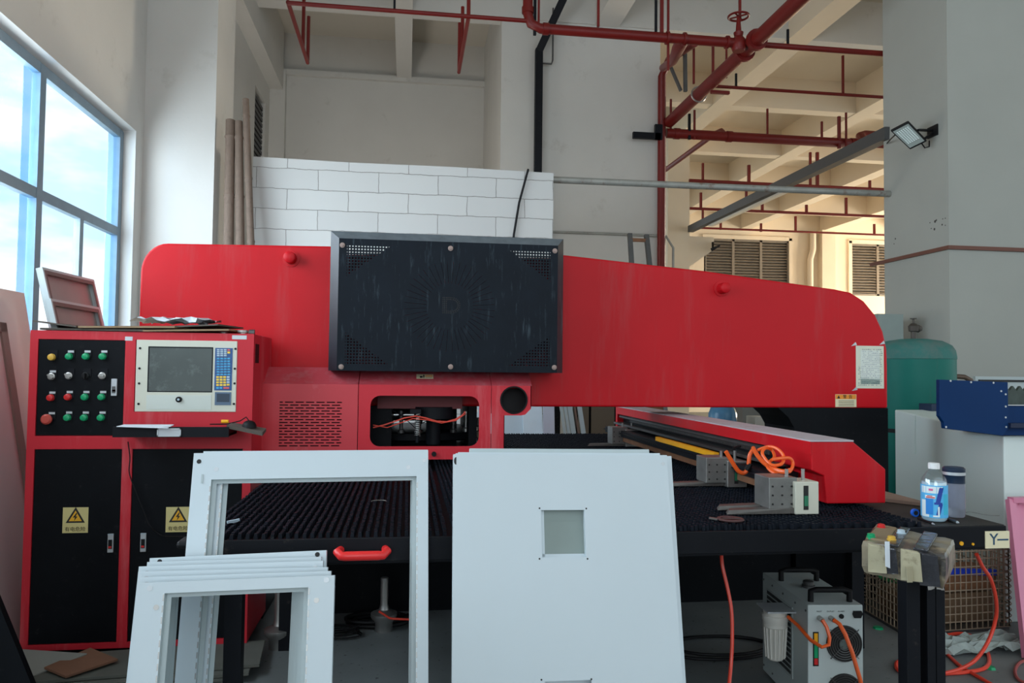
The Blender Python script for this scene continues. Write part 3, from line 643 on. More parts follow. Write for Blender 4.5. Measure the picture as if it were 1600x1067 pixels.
inn = rrect(ow[0].x, ow[1].z, ow[1].x, ow[0].z, .055, 5, CY); out_ = outer_for(inn, X2, cb+.05, X3-.003, cm, CY)
obj('cover_front_panel', B().plate_hole(out_, inn, (0, .004, 0)).box(X2, CY, cb, X3-.003, CY+.004, cb+.05), redL, pp, world=True)
wt = [P(a_, b2, 'y', CY) for a_, b2 in ((768, 601), (830, 601), (830, 637), (821, 647), (788, 649), (788, 718), (768, 718))]
hc = P(803, 625, 'y', CY); R = .078; npt = 28
inn = [(hc.x+R*math.cos(2*PI*k/npt), CY, hc.z+R*math.sin(2*PI*k/npt)) for k in range(npt)]
zlo = Z(800, 649, CY); xrt = X(830, 620, CY)
def sq(a_):  # ray to chamfered box
    c0, s0__ = math.cos(a_), math.sin(a_); ts = []
    if c0 > 1e-6: ts.append((xrt-hc.x)/c0)
    if c0 < -1e-6: ts.append((X3-hc.x)/c0)
    if s0__ > 1e-6: ts.append((cm-hc.z)/s0__)
    if s0__ < -1e-6: ts.append((zlo-hc.z)/s0__)
    t = min(ts)
    cut = (xrt-hc.x)+(hc.z-zlo)-.04       # chamfer x-z = cut
    if c0-s0__ > 1e-6: t = min(t, cut/(c0-s0__)) if s0__ < 0 and c0 > 0 else t
    return (hc.x+t*c0, CY, hc.z+t*s0__)
angs = [2*PI*k/npt for k in range(npt)]
crn = [math.atan2(cm-hc.z, xrt-hc.x), math.atan2(cm-hc.z, X3-hc.x), math.atan2(zlo-hc.z, X3-hc.x)+2*PI]
for ca in crn:
    k = min(range(npt), key=lambda i: abs(((angs[i]-ca+PI) % (2*PI))-PI)); angs[k] = ca % (2*PI)
cp_ = B().plate_hole([sq(a_) for a_ in angs], inn, (0, .004, 0)).box(X3, CY, cb, X(788, 680, CY), CY+.004, zlo)
obj('cover_end_panel', cp_, redL, pp, world=True)
obj('port_ring', B().tube([(hc.x+R*math.cos(t), CY-.002, hc.z+R*math.sin(t)) for t in [2*PI*k/32 for k in range(33)]], .005, 6, False), rubber, pp, world=True)
obj('cover_end_side', B().box(xrt-.004, CY, Z(830, 637, CY), xrt, CB+.02, cm), redL, pp, world=True)
obj('cover_end_side', B().box(X(788, 680, CY)-.004, CY, cb, X(788, 680, CY), CB+.02, zlo), redL, pp, world=True)
c_ = P(678, 709, 'y', CY); obj('latch_knob', B().cyl((c_.x, CY, c_.z), (c_.x, CY-.02, c_.z), .014, 12), rubber, pp, world=True)
sl = Vector((0, CB-.1-CY, ct-cm)).normalized(); nn = Vector((0, -sl.z, sl.y)); lw_ = .050; lh_ = .026
lc0 = Vector((X(664, 588, CY+.07), CY, cm))+sl*(.5*(Vector((0, CB-.1-CY, ct-cm)).length))
def bev_quad(u0, u1, v0, v1, o): return [lc0+Vector((u, 0, 0))+sl*v+nn*o for u, v in ((u0, v0), (u1, v0), (u1, v1), (u0, v1))]
def bev_plate(nm, u0, u1, v0, v1, o, m_, par): return obj(nm, B().hexa(bev_quad(u0, u1, v0, v1, o), bev_quad(u0, u1, v0, v1, o+.0008)), m_, par, world=True)
cl_ = bev_plate('caution_label', -lw_, lw_, -lh_, lh_, .0005, labelc, pp); cl_['label'] = 'small cream caution sticker with an exclamation mark'
bev_plate('exclamation_mark', -.010, -.003, -.006, .018, .0014, ink, cl_); bev_plate('exclamation_mark', -.010, -.003, -.017, -.011, .0014, ink, cl_)
bev_plate('hand_symbol', -.030, -.014, -.016, .002, .0014, ink, cl_)
for v0 in (.010, -.004): bev_plate('orange_line', .003, .045, v0, v0+.006, .0014, labelo, cl_)
bev_plate('small_print', .003, .040, -.016, -.013, .0014, mat('grey_print', (.2, .22, .2), .6), cl_)
# turret inside the opening: disks, columns, springs, hoses
ty = 4.75; tcx = X(655, 690, ty)
obj('turret_disc', B().lathe((tcx, ty+.55, 1.04), [(.44, 0), (.46, .01), (.46, .05), (.44, .06)], 48), blackS, pp, world=True, smooth=True)
obj('turret_disc', B().lathe((tcx, ty+.55, .94), [(.46, 0), (.46, .05)], 48), blackS, pp, world=True, smooth=True)
obj('striker_column', B().cyl((tcx+.085, ty-.03, 1.04), (tcx+.085, ty-.03, 1.27), .045, 20).cyl((tcx+.085, ty-.03, 1.20), (tcx+.085, ty-.03, 1.27), .12, 20), blackS, pp, world=True, smooth=True)
for k in range(11):
    a_ = PI+PI*(k+.5)/11; x_, y_ = tcx+.40*math.cos(a_), ty+.42+.38*math.sin(a_)
    if y_ < CY+.08: y_ = CY+.08
    hgt = (.07, .04, .09, .05, .12, .06, .04, .05, .11, .12, .06)[k]
    obj('punch_holder', B().lathe((x_, y_, 1.10), [(.022, 0), (.022, .02), (.012, .025), (.012, hgt), (.02, hgt+.003), (.02, hgt+.02)], 14), steelD if k not in (8, 9) else steel, pp, world=True, smooth=True)
spx = X(652, 680, 4.6); hel = [(spx+.016*math.cos(t*2*PI), 4.6+.016*math.sin(t*2*PI), 1.10+.011*t) for t in [i/12 for i in range(12*12+1)]]
obj('spring', B().tube(hel, .003, 5), steel, pp, world=True)
obj('spring_post', B().cyl((spx, 4.6, 1.06), (spx, 4.6, 1.26), .010, 10).box(spx-.045, 4.57, 1.235, spx+.02, 4.63, 1.26), blackS, pp, world=True)
obj('air_hose', B().tube([P(a_, b2, 'y', 4.58) for a_, b2 in ((583, 668), (600, 664), (615, 659), (632, 653), (650, 650), (665, 653), (682, 658), (698, 659), (712, 655), (722, 649), (727, 643))], .0045, 7), orangeR, pp, world=True, label='thin red air hose inside the window')
obj('air_hose', B().tube([P(a_, b2, 'y', 4.56) for a_, b2 in ((583, 664), (605, 668), (622, 662), (645, 654), (668, 656), (690, 661), (712, 657), (728, 646))], .003, 6), orangeR, pp, world=True, label='second red hose inside the window')
obj('wiring', B().tube([P(a_, b2, 'y', 4.62) for a_, b2 in ((612, 640), (630, 651), (648, 668), (662, 660), (672, 655))], .003, 5).tube([P(a_, b2, 'y', 4.62) for a_, b2 in ((613, 652), (640, 644), (660, 642), (690, 648))], .003, 5), rubber, pp, world=True)
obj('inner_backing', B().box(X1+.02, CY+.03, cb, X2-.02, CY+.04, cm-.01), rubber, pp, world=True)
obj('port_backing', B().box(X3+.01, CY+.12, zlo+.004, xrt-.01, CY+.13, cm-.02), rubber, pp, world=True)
obj('turret_dark_plate', B().box(X(590, 676, 5.2), 5.15, cb, X(680, 676, 5.2), 5.16, Z(640, 678, 5.2)).box(X(612, 640, 5.2), 5.15, Z(640, 651, 5.2)+.02, X(672, 640, 5.2), 5.16, zb0), rubber, pp, world=True)  # black plates added to darken the view through the turret opening
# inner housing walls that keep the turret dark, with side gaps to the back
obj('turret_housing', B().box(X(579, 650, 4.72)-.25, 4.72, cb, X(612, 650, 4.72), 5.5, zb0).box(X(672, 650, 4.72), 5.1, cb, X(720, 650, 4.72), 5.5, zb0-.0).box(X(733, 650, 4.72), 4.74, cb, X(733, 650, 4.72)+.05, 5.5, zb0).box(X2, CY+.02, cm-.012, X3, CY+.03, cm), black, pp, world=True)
obj('turret_beam', B().box(X(590, 630, 4.7), 4.68, Z(600, 638, 4.7), X(722, 630, 4.7), 4.73, cm-.01), mat('deep_red_paint', (.16, .008, .012), .5), pp, world=True)
pb = B()
for r_ in range(2):
    for k in range(16): pass
obj('cross_plate', B().box(X(612, 648, 5.2), 5.2, Z(640, 657, 5.2), X(672, 648, 5.2), 5.21, Z(640, 649, 5.2)), black, pp, world=True)
obj('machine_bed', B().box(-.62, 4.80, 0, lx+.04, 5.3, .892).box(-.4, 4.62, .45, lx-.2, 4.80, .892), black, pp, world=True)
for px, py in ((435, 985), (600, 960)):
    c_ = P(px, py, 'z', .09); f_ = obj('levelling_foot', B().lathe((c_.x, c_.y, 0), [(.05, 0), (.05, .05), (.075, .08), (.075, .1), (.03, .12), (.022, .15), (.022, .30)], 20), steel, pp, world=True, smooth=True)

# ---- control cabinet
CX0, CX1, CFY = -1.905, -.805, 4.18
cz_top = Z(200, 518.5, CFY)
cab = thing('control_cabinet', 'red electric control cabinet with black doors, button panel and built-in monitor', 'cabinet', ((CX0+CX1)/2, CFY, 0))
cbd = B().box(CX0, CFY+.004, .06, CX1, CFY+.52, cz_top)
fr = B(); zc = .06
xsplit0, xsplit1 = X(196, 600, CFY), X(212, 600, CFY)
zA0, zA1 = Z(120, 680.5, CFY), Z(120, 701, CFY); zd0 = Z(110, 1004, CFY)
px0 = X(60, 600, CFY)
zp1 = Z(120, 530.5, CFY)
obj('body', cbd, redL, cab, world=True, bevel=.006)
rm = X(371, 590, CFY); rl = X(214, 590, CFY); zm1, zm0 = Z(290, 532, CFY), Z(290, 643, CFY)
# proud front frame: stiles and rails
xdr = X(377, 850, CFY)
for (x0, z0_, x1, z1_) in ((CX0, .06, px0, cz_top), (xsplit0, .06, xsplit1, cz_top), (px0, zp1, xsplit0, cz_top), (px0, zA1, xsplit0, zA0), (px0, .06, xsplit0, zd0),
                           (xsplit1, zm1, CX1, cz_top), (xsplit1, zA1, CX1, zm0), (rm, zm0, CX1, zm1), (xdr, .06, CX1, zA1), (xsplit1, .06, xdr, zd0)):
    fr.box(x0, CFY-.018, z0_, x1, CFY+.004, z1_)
obj('front_frame', fr, redL, cab, world=True)
obj('skid', B().box(CX0+.06, CFY+.06, 0, CX1-.06, CFY+.46, .06), black, cab, world=True)
# button panel
pan = obj('button_panel', B().box(px0+.003, CFY-.014, zA0+.003, xsplit0-.003, CFY, zp1-.003), black, cab, world=True, label='black upper panel with sixteen buttons and switches')
cols = [(84, 558), (111, 557), (137, 557), (163, 557)]
rows = [0, 30, 63, 95]
kinds = [['y', 'g', 'g', 'g'], ['s', 's', 's', 's'], ['r', 'r', 'g', 'g'], ['e', 'g', 'g', 'g']]
for j in range(4):
    for i in range(4):
        kd = kinds[j][i]; c_ = P(cols[i][0]-j*.9, cols[i][1]+rows[j]-(0 if j else 0), 'y', CFY)
        yb = CFY-.014
        if kd in 'ygr':
            mm = {'y': byel, 'g': bgreen, 'r': bred}[kd]
            bt = obj('push_button', B().lathe((c_.x, yb, c_.z), [(.0175, 0), (.0175, -.012), (.0155, -.014), (.0155, -.022), (.012, -.024)], 20, 'y'), mm, pan, world=True, smooth=True)
        elif kd == 'e':
            obj('stop_button', B().lathe((c_.x-.008, yb, c_.z-.004), [(.014, 0), (.014, -.02), (.026, -.024), (.026, -.034), (.018, -.042)], 24, 'y'), bred2, pan, world=True, smooth=True)
        else:
            obj('selector_switch', B().lathe((c_.x, yb, c_.z), [(.018, 0), (.018, -.010), (.013, -.012), (.013, -.014)], 20, 'y').bar((c_.x-.013, yb-.02, c_.z+(.009 if i < 2 else 0)), (c_.x+.013, yb-.02, c_.z-(.009 if i < 2 else 0)), .007, .014, (0, 1, 0)) if i != 2 else B().lathe((c_.x, yb, c_.z), [(.018, 0), (.018, -.010), (.013, -.012)], 20, 'y').bar((c_.x, yb-.02, c_.z-.013), (c_.x, yb-.02, c_.z+.013), .007, .014, (0, 1, 0)), steel if i != 2 else rubber, pan, world=True)
        obj('button_collar', B().box(c_.x-.012, yb-.004, c_.z-.004, c_.x+.025, yb, c_.z+.036), blackS, pan, world=True)
        if not (j == 1 and i) and not (j == 0 and i == 0): obj('name_tag', B().box(c_.x-.008, yb-.006, c_.z+.020, c_.x+.021, yb-.004, c_.z+.031), silver, pan, world=True)
def lock(px, py, hh, parent, y=CFY-.014):
    c_ = P(px, py, 'y', y); l = obj('lock_handle', B().box(c_.x-.014, y-.010, c_.z-hh/2, c_.x+.014, y, c_.z+hh/2), silver, parent, world=True, bevel=.002)
    return c_
c_ = lock(179, 605, .088, pan); 
obj('lock_tab', B().box(c_.x-.008, CFY-.027, c_.z-.03, c_.x+.008, CFY-.024, c_.z+.005), steelD, pan, world=True)
obj('lock_mark', B().box(c_.x-.008, CFY-.027, c_.z-.022, c_.x+.008, CFY-.0245, c_.z-.012), bred, pan, world=True)
# doors
for (x0, x1, lk, sg) in ((px0, xsplit0, (173.5, 848), (118, 812.5)), (xsplit1, xdr, (224.5, 847), (278.5, 811.5))):
    dr = obj('door', B().box(x0+.003, CFY-.014, zd0+.003, x1-.003, CFY, zA1-.003), black, cab, world=True, label='black cabinet door with a yellow electric shock sign')
    c_ = lock(*lk, .095, dr)
    obj('lock_tab', B().box(c_.x-.009, CFY-.028, c_.z-.028, c_.x+.009, CFY-.0245, c_.z+.018), rubber, dr, world=True)
    obj('lock_mark', B().box(c_.x-.007, CFY-.029, c_.z-.024, c_.x+.007, CFY-.028, c_.z-.014), bred, dr, world=True)
    obj('hinge_pin', B().box(c_.x-.014, CFY-.026, c_.z+.044, c_.x+.014, CFY-.0245, c_.z+.0475), keyw, dr, world=True)
    c_ = P(*sg, 'y', CFY-.014); w = .061; yq = CFY-.014
    obj('warning_sign', B().box(c_.x-w, yq-.0015, c_.z-w*1.06, c_.x+w, yq, c_.z+w*1.06), labely, dr, world=True)
    tri = lambda s, dy: [(c_.x+s*math.cos(t), yq-dy, c_.z+.013+s*math.sin(t)) for t in (PI/2, PI*7/6, PI*11/6)]
    obj('sign_triangle', B().prism(tri(.053, .0015), (0, -.0006, 0)), ink, dr, world=True)
    obj('sign_field', B().prism(tri(.036, .0021), (0, -.0006, 0)), amber, dr, world=True)
    zz = c_.z+.013
    obj('sign_bolt', B().prism([(c_.x+dx, yq-.0027, zz+dz) for dx, dz in ((.004, .024), (-.012, .000), (-.002, .001), (-.006, -.018), (.010, .006), (.001, .005), (.008, .022))], (0, -.0006, 0)), ink, dr, world=True)
    text('有电危险', .025, Vector((c_.x, yq-.0022, c_.z-.047)), FRONT, mat('sign_text', (.10, .07, .03), .7), dr, 'sign_text')
# monitor unit
my = CFY-.022
mon = obj('monitor_unit', B().box(rl, my, zm0, rm, CFY+.0, zm1), cream, cab, world=True, bevel=.003, label='cream panel PC with screen and coloured keypad')
def fb(name, p0, p1, m_, parent, t=.002, y=my, y2=None):
    a_, b2 = P(*p0, 'y', y), P(*p1, 'y', y); return obj(name, B().box(a_.x, y-t, b2.z, b2.x, y+.001, a_.z), m_, parent, world=True)
fb('screen_surround', (232, 541), (331.5, 613), blackS, mon, .001)
fb('screen', (234, 543), (330, 611.5), screenm, mon, .002)
fb('keypad', (336.5, 543.5), (362, 610), keyblue, mon, .002)
kr = [(keyw, 545, 3, 3, 0), (keyb2, 559, 7, 4, 0), (keyy, 588, 4, 3, 0), (keyb2, 605.5, 1, 2, 0)]
def keys(m_, xa, xb, ya, yb, nc, nr, nm):
    k_ = B()
    for i in range(nc):
        for j in range(nr):
            a_ = P(xa+(xb-xa)*(i+.12)/nc, ya+(yb-ya)*(j+.15)/nr, 'y', my); b2 = P(xa+(xb-xa)*(i+.88)/nc, ya+(yb-ya)*(j+.85)/nr, 'y', my)
            k_.box(a_.x, my-.0045, b2.z, b2.x, my-.002, a_.z)
    obj(nm, k_, m_, mon, world=True)
keys(keyw, 338.5, 355, 545, 557, 3, 4, 'grey_keys'); keys(keyr, 355, 360.5, 545, 548.5, 1, 1, 'red_keys'); keys(keyy, 355, 360.5, 548.5, 553, 1, 1, 'yellow_keys')
for j in range(7): keys(keyb2, 338.5, 360.5, 558+j*4.1, 561.9+j*4.1, 4, 1, 'blue_keys'); keys(keyw, 338.5, 360.5, 558.2+j*4.1, 559.6+j*4.1, 4, 1, 'grey_keys')
keys(keyy, 337.5, 354, 587, 603.5, 3, 4, 'yellow_keys'); keys(keyw, 354, 359.5, 587, 599, 1, 3, 'grey_keys'); keys(keyy, 354, 359.5, 599, 603, 1, 1, 'yellow_keys')
keys(keyb2, 337.5, 348, 604, 608, 2, 1, 'blue_keys'); keys(keyr, 348, 359.5, 604, 608, 1, 1, 'red_keys')
fb('touchpad', (336, 612.5), (361, 633), mat('touchpad_frame', (.10, .16, .24), .4), mon, .002)
fb('touchpad_surface', (339, 615), (358.5, 628), mat('touchpad_dark', (.03, .05, .08), .3), mon, .003)
fb('flap', (229, 617), (330, 640), mat('cream_flap', (.62, .66, .60), .4, var=.02), mon, .0015)
c_ = P(280, 624, 'y', my); obj('flap_knob', B().lathe((c_.x, my, c_.z), [(.015, 0), (.015, -.012), (.011, -.014), (.004, -.015)], 18, 'y'), rubber, mon, world=True)
obj('knob_cap', B().cyl((c_.x, my-.0145, c_.z), (c_.x, my-.017, c_.z), .006, 12), keyw, mon, world=True)
for px, py in ((219, 544), (218, 575.5), (217.5, 599), (216.5, 631), (368, 545), (367, 576), (366.5, 599), (365.5, 631)):
    c_ = P(px, py, 'y', my); obj('screw', B().cyl((c_.x, my-.003, c_.z), (c_.x, my, c_.z), .006, 10), rubber, mon, world=True)
# tape plates, vent, drawer
fb('white_sticker', (197.5, 526), (209, 532.5), silver, cab, .019, CFY); fb('name_plate', (364, 524), (386.5, 530.5), silver, cab, .019, CFY)
vt = P(401, 551, 'x', CX1)
obj('side_vent', B().box(CX1-.001, vt.y-.035, Z(402, 567, CFY), CX1+.002, vt.y+.06, Z(402, 537, CFY)), rubber, cab, world=True)
dy = 3.93
dw = P(176, 667, 'y', dy); dw2 = P(357, 683, 'y', dy)
drawer = obj('keyboard_drawer', B().box(dw.x, dy, dw2.z, dw2.x, dy+.012, dw.z).box(dw.x+.01, dy+.012, dw2.z+.004, dw2.x-.01, CFY+.1, dw2.z+.012).box(dw.x+.01, dy+.012, dw2.z, dw.x+.02, CFY, dw.z-.01).box(dw2.x-.02, dy+.012, dw2.z, dw2.x-.01, CFY, dw.z-.01), blackS, cab, world=True, label='black pulled-out keyboard drawer with a chrome recess pull')
pl0, pl1 = P(246, 669, 'y', dy), P(283, 682, 'y', dy)
obj('drawer_pull', B().box(pl0.x, dy-.006, pl1.z, pl1.x, dy, pl1.z+.006).box(pl0.x, dy-.006, pl0.z-.006, pl1.x, dy, pl0.z).box(pl0.x, dy-.006, pl1.z, pl0.x+.006, dy, pl0.z).box(pl1.x-.006, dy-.006, pl1.z, pl1.x, dy, pl0.z).box(pl0.x+.006, dy-.002, pl1.z+.006, pl1.x-.006, dy-.001, pl0.z-.006), silver, drawer, world=True)
# mouse shelf on the right of the drawer
ms = thing('mouse_tray', 'small dark wooden mouse tray sticking out right of the keyboard drawer', 'tray', (0, 0, 0))
a_, b2, c2, d2_ = P(354, 664, 'y', 3.98), P(410, 676, 'y', 3.98), P(416, 669, 'y', 4.10), P(364, 660, 'y', 4.10)
obj('board', B().hexa([v-Vector((0, 0, .016)) for v in (a_, b2, c2, d2_)], [a_, b2, c2, d2_]), cardD, ms)
mc = (a_+b2+c2+d2_)/4+Vector((.01, .0, 0))
mouse = thing('computer_mouse', 'black round-backed computer mouse on the small tray', 'mouse', tuple(mc))
obj('shell', B().lathe((0, 0, -.004), [(.036, 0), (.036, .012), (.028, .028), (.014, .037), (.003, .039)], 20), rubber, mouse, smooth=True)
obj('cable', B().tube([(0, 0, .03), (-.02, .02, .05), (-.05, .03, .03), (-.12, .04, .012), (-.2, .03, .012)], .003, 6), rubber, mouse)
tag(obj('screwdriver', B().tube([P(346, 661, 'y', 3.97)+Vector((0, 0, .008)), P(357, 661, 'y', 3.97)+Vector((0, 0, .008))], .009, 8), yellow), 'short yellow-handled tool lying at the right end of the keyboard drawer', 'tool')
p0, p1, p2, p3 = P(182, 666, 'y', 3.92), P(262, 671, 'y', 3.90), P(272, 662, 'y', 4.05), P(194, 662.5, 'y', 4.05)
zq = dw.z+.004
quad = [Vector((v.x, v.y, zq)) for v in (p0, p1, p2, p3)]; quad[1].z -= .006
tag(obj('paper_sheet', B().hexa([v-Vector((0, 0, .003)) for v in quad], quad), paper), 'white paper sheets lying on the open keyboard drawer', 'paper')
# thing stack on top of the cabinet
def slab(name, pts, t, m_, label, cat, group=None): return tag(obj(name, B().hexa([Vector(v)-Vector((0, 0, t)) for v in pts], [Vector(v) for v in pts]), m_), label, cat, group)
zt0 = cz_top+.001
slab('cardboard_sheet', [(-1.86, 4.16, zt0+.012), (-1.35, 4.15, zt0+.012), (-1.33, 4.6, zt0+.012), (-1.84, 4.6, zt0+.012)], .010, cardD, 'lowest dark hardboard sheet on the left of the cabinet top', 'cardboard')
slab('cardboard_sheet', [(-1.88, 4.13, zt0+.048), (-1.68, 4.14, zt0+.024), (-1.66, 4.62, zt0+.024), (-1.86, 4.6, zt0+.05)], .008, cardD, 'curled dark cardboard sheet lifting at its left end on the cabinet', 'cardboard')
slab('cardboard_sheet', [(-1.67, 4.14, zt0+.024), (-1.20, 4.14, zt0+.032), (-1.18, 4.6, zt0+.036), (-1.66, 4.6, zt0+.024)], .010, card, 'brown cardboard sheet across the middle of the cabinet top', 'cardboard')
slab('cardboard_sheet', [(-1.36, 4.15, zt0+.010), (-.93, 4.14, zt0+.022), (-.90, 4.6, zt0+.03), (-1.33, 4.62, zt0+.012)], .009, card, 'lighter cardboard sheet on the right of the cabinet top, underneath', 'cardboard')
slab('cardboard_sheet', [(-1.30, 4.18, zt0+.030), (-.99, 4.16, zt0+.048), (-.94, 4.55, zt0+.052), (-1.28, 4.6, zt0+.045)], .008, cardD, 'dark bent cardboard sheet on the right of the cabinet top', 'cardboard')
pg = B(); rnd = random.Random(5)
def crumple(x0, y0, x1, y1, z, amp, n=9, t=.002, seed=1):
    rnd = random.Random(seed); b2 = B(); vs = []
    for i in range(n+1):
        for j in range(n+1): vs.append((x0+(x1-x0)*i/n+rnd.uniform(-.01, .01), y0+(y1-y0)*j/n, z+rnd.random()*amp))
    fs = [(i*(n+1)+j, (i+1)*(n+1)+j, (i+1)*(n+1)+j+1, i*(n+1)+j+1) for i in range(n) for j in range(n)]
    b2.add(vs, fs); m_ = len(vs); b2.add([(a_, b_, c_-t) for a_, b_, c_ in vs], [f[::-1] for f in fs]); return b2
tag(obj('crumpled_paper', crumple(-1.44, 4.2, -1.12, 4.52, zt0+.055, .035, seed=4), paper), 'crumpled white papers on top of the cardboard on the cabinet', 'paper')
tag(obj('magazine', crumple(-1.30, 4.3, -1.06, 4.56, zt0+.07, .022, 6, .006, 8), mat('print_paper', (.40, .42, .44), .5, var=.6, vs=18)), 'wrinkled printed magazine on the heap of papers on the cabinet', 'paper')
for px, r_, lab in ((349, .022, 'small flat steel puck on the cabinet top beside the cardboard'), (379, .028, 'larger round steel punch die at the right end of the cabinet top')):
    c_ = P(px, 517, 'y', 4.28); tag(obj('steel_die', B().lathe((c_.x, 4.28, zt0), [(r_*.7, 0), (r_*.7, .008), (r_, .010), (r_, .022), (r_*.8, .024)], 24), steel, smooth=True), lab, 'die')
c_ = P(398, 519, 'y', 4.3); tag(obj('steel_nut', B().cyl((c_.x-.03, 4.3, zt0+.014), (c_.x, 4.3, zt0+.014), .014, 6), steelD), 'dark steel nut lying at the corner of the cabinet top', 'nut')
for px, b0, b1 in ((0, 0, 0),): pass
# two open box frames leaning on the window behind the cabinet
def tray_frame(name, loc, rot, w, hh, dpt, label, m1, m2):
    t = thing(name, label, 'metal frame', loc, rot)
    obj('back_panel', B().box(0, dpt-.003, 0, w, dpt, hh), m1, t)
    obj('rim', B().box(0, 0, 0, .014, dpt, hh).box(w-.014, 0, 0, w, dpt, hh).box(.014, 0, hh-.014, w-.014, dpt, hh).box(.014, 0, 0, w-.014, dpt, .014), whiteg, t)
    obj('inner_flange', B().box(.014, 0, hh-.035, w-.014, .003, hh-.014).box(w-.035, 0, .014, w-.014, .003, hh-.035).box(.014, 0, .014, .035, .003, hh-.035), m2, t)
    return t
def lean_frame(TL, TR, ybase, hh, dpt, lean, label):
    A_ = P(*TL, 'y', ybase); B_ = P(*TR, 'z', A_.z); w = (B_-A_).length; yaw = math.atan2(B_.y-A_.y, B_.x-A_.x); hh = (A_.z-cz_top-.004)/math.cos(lean)
    Rm = Matrix.Rotation(yaw, 3, 'Z') @ Matrix.Rotation(-lean, 3, 'X'); loc = A_-Rm @ Vector((0, 0, hh))
    tray_frame('shallow_tray', tuple(loc), tuple(Rm.to_euler()), w, hh, dpt, label, mat('tray_inside', (.36, .33, .31), .6), mat('tray_rim', (.17, .13, .12), .6))
lean_frame((66, 417), (147, 437), 4.30, .43, .035, math.radians(14), 'taller brownish tray frame standing on the cabinet top by the window')
lean_frame((79, 466), (155, 480), 4.20, .24, .03, math.radians(14), 'shorter perforated tray frame in front of the taller one on the cabinet')

# ---- brush table
TZ = .93; TX0, TX1, TY0, TY1 = -.70, 2.285, 2.65, 6.72
tb_ = thing('brush_table', 'long black brush-topped sheet table running under the red arch', 'table', ((TX0+TX1)/2, TY0, 0))
BX1 = 1.95
obj('table_top', B().box(TX0, TY0, TZ-.035, TX1, TY1, TZ-.012), blackS, tb_, world=True)
obj('side_top', B().box(BX1, TY0+.0, TZ-.012, TX1, TY1, TZ-.002), mat('dusty_black_top', (.045, .042, .038), .6, var=.5, vs=10, spec=.2), tb_, world=True)
obj('front_apron', B().box(TX0, TY0-.012, TZ-.085, TX1, TY0, TZ-.004).box(TX0, TY0, TZ-.095, TX1, TY0+.05, TZ-.035), blackS, tb_, world=True, bevel=.003)
c_ = P(291, 842, 'y', TY0); obj('corner_block', B().box(c_.x-.03, TY0-.01, TZ-.03, TX0, TY0+.08, TZ-.006), rubber, tb_, world=True, bevel=.01)
tf = B(); px_ = .0265; nx = int((BX1-TX0-.03)/px_); ny = 62
def tufts(x0, x1, y0, y1, pitx, pity, wx, wy, hgt, stag, seed):
    r_ = random.Random(seed); vs = []; fs = []; i = 0; x = x0
    while x < x1:
        y = y0+(pity/2 if (stag and i % 2) else 0)
        while y < y1:
            if not (y > 4.55 and x < -.5):
                h_ = hgt*(.9+.2*r_.random()); a_ = r_.uniform(-.002, .002); o = len(vs)
                vs += [(x-wx/2, y-wy/2, TZ-.012), (x+wx/2, y-wy/2, TZ-.012), (x+wx/2, y+wy/2, TZ-.012), (x-wx/2, y+wy/2, TZ-.012)]
                k = .75; vs += [(x-wx/2*k+a_, y-wy/2*k, TZ-.012+h_), (x+wx/2*k+a_, y-wy/2*k, TZ-.012+h_), (x+wx/2*k+a_, y+wy/2*k, TZ-.012+h_), (x-wx/2*k+a_, y+wy/2*k, TZ-.012+h_)]
                fs += [(o+4, o+5, o+6, o+7), (o, o+1, o+5, o+4), (o+1, o+2, o+6, o+5), (o+2, o+3, o+7, o+6), (o+3, o, o+4, o+7)]
            y += pity
        x += pitx; i += 1
    return vs, fs
b2 = B(); v_, f_ = tufts(TX0+.02, .16, TY0+.02, TY1-.02, .0265, .021, .014, .017, .022, False, 1); b2.add(v_, f_)
v_, f_ = tufts(.18, BX1, TY0+.02, TY1-.02, .0215, .030, .012, .014, .022, True, 2); b2.add(v_, f_)
br_ = obj('bristle_tufts', b2, bristle, tb_, world=True, kind='stuff')
hr = P(566, 862, 'y', TY0-.03); hp0, hp1 = P(527, 860, 'y', TY0-.05), P(605, 860, 'y', TY0-.05)
obj('handle', B().tube([(hp0.x+.008, TY0-.012, hr.z+.004), (hp0.x, TY0-.045, hr.z+.004), (hp0.x+.014, TY0-.06, hr.z-.006), (hp0.x+.03, TY0-.062, hr.z-.006), (hp1.x-.03, TY0-.062, hr.z-.006), (hp1.x-.014, TY0-.06, hr.z-.006), (hp1.x, TY0-.045, hr.z+.004), (hp1.x-.008, TY0-.012, hr.z+.004)], [.013, .014, .015, .0155, .0155, .015, .014, .013], 14), mat('red_plastic_handle', (.85, .03, .03), .35), tb_, world=True, smooth=True, label='bright red pull handle')
for px, y in ((365, 2.78), ):
    x = X(365, 1000, y); obj('leg', B().box(x-.028, y-.025, 0, x+.03, y+.03, TZ-.095), blackS, tb_, world=True)
obj('leg', B().box(TX0+.05, 4.2, 0, TX0+.11, 4.26, TZ-.03), blackS, tb_, world=True)
obj('leg', B().box(1.0, 6.5, 0, 1.06, 6.56, TZ-.03), blackS, tb_, world=True)
xl_ = X(1341, 930, 3.9); obj('leg', B().box(xl_-.035, 3.9, 0, xl_+.035, 3.96, TZ-.035), blackS, tb_, world=True)
obj('rear_beam', B().box(-.6, 3.6, .62, 2.2, 3.68, TZ-.035), blackS, tb_, world=True)
sg0, sg1 = P(1539, 830, 'y', TY0-.013), P(1577, 856, 'y', TY0-.013)
ysn = obj('axis_sign', B().box(sg0.x, TY0-.015, sg1.z, sg1.x, TY0-.012, sg0.z), labelc, tb_, world=True, label='cream plate marked with a dark letter Y')
cz_ = (sg0.z+sg1.z)/2
text('Y', .062, Vector((sg0.x+.035, TY0-.0158, cz_)), FRONT, inkb, ysn, 'sign_letter')
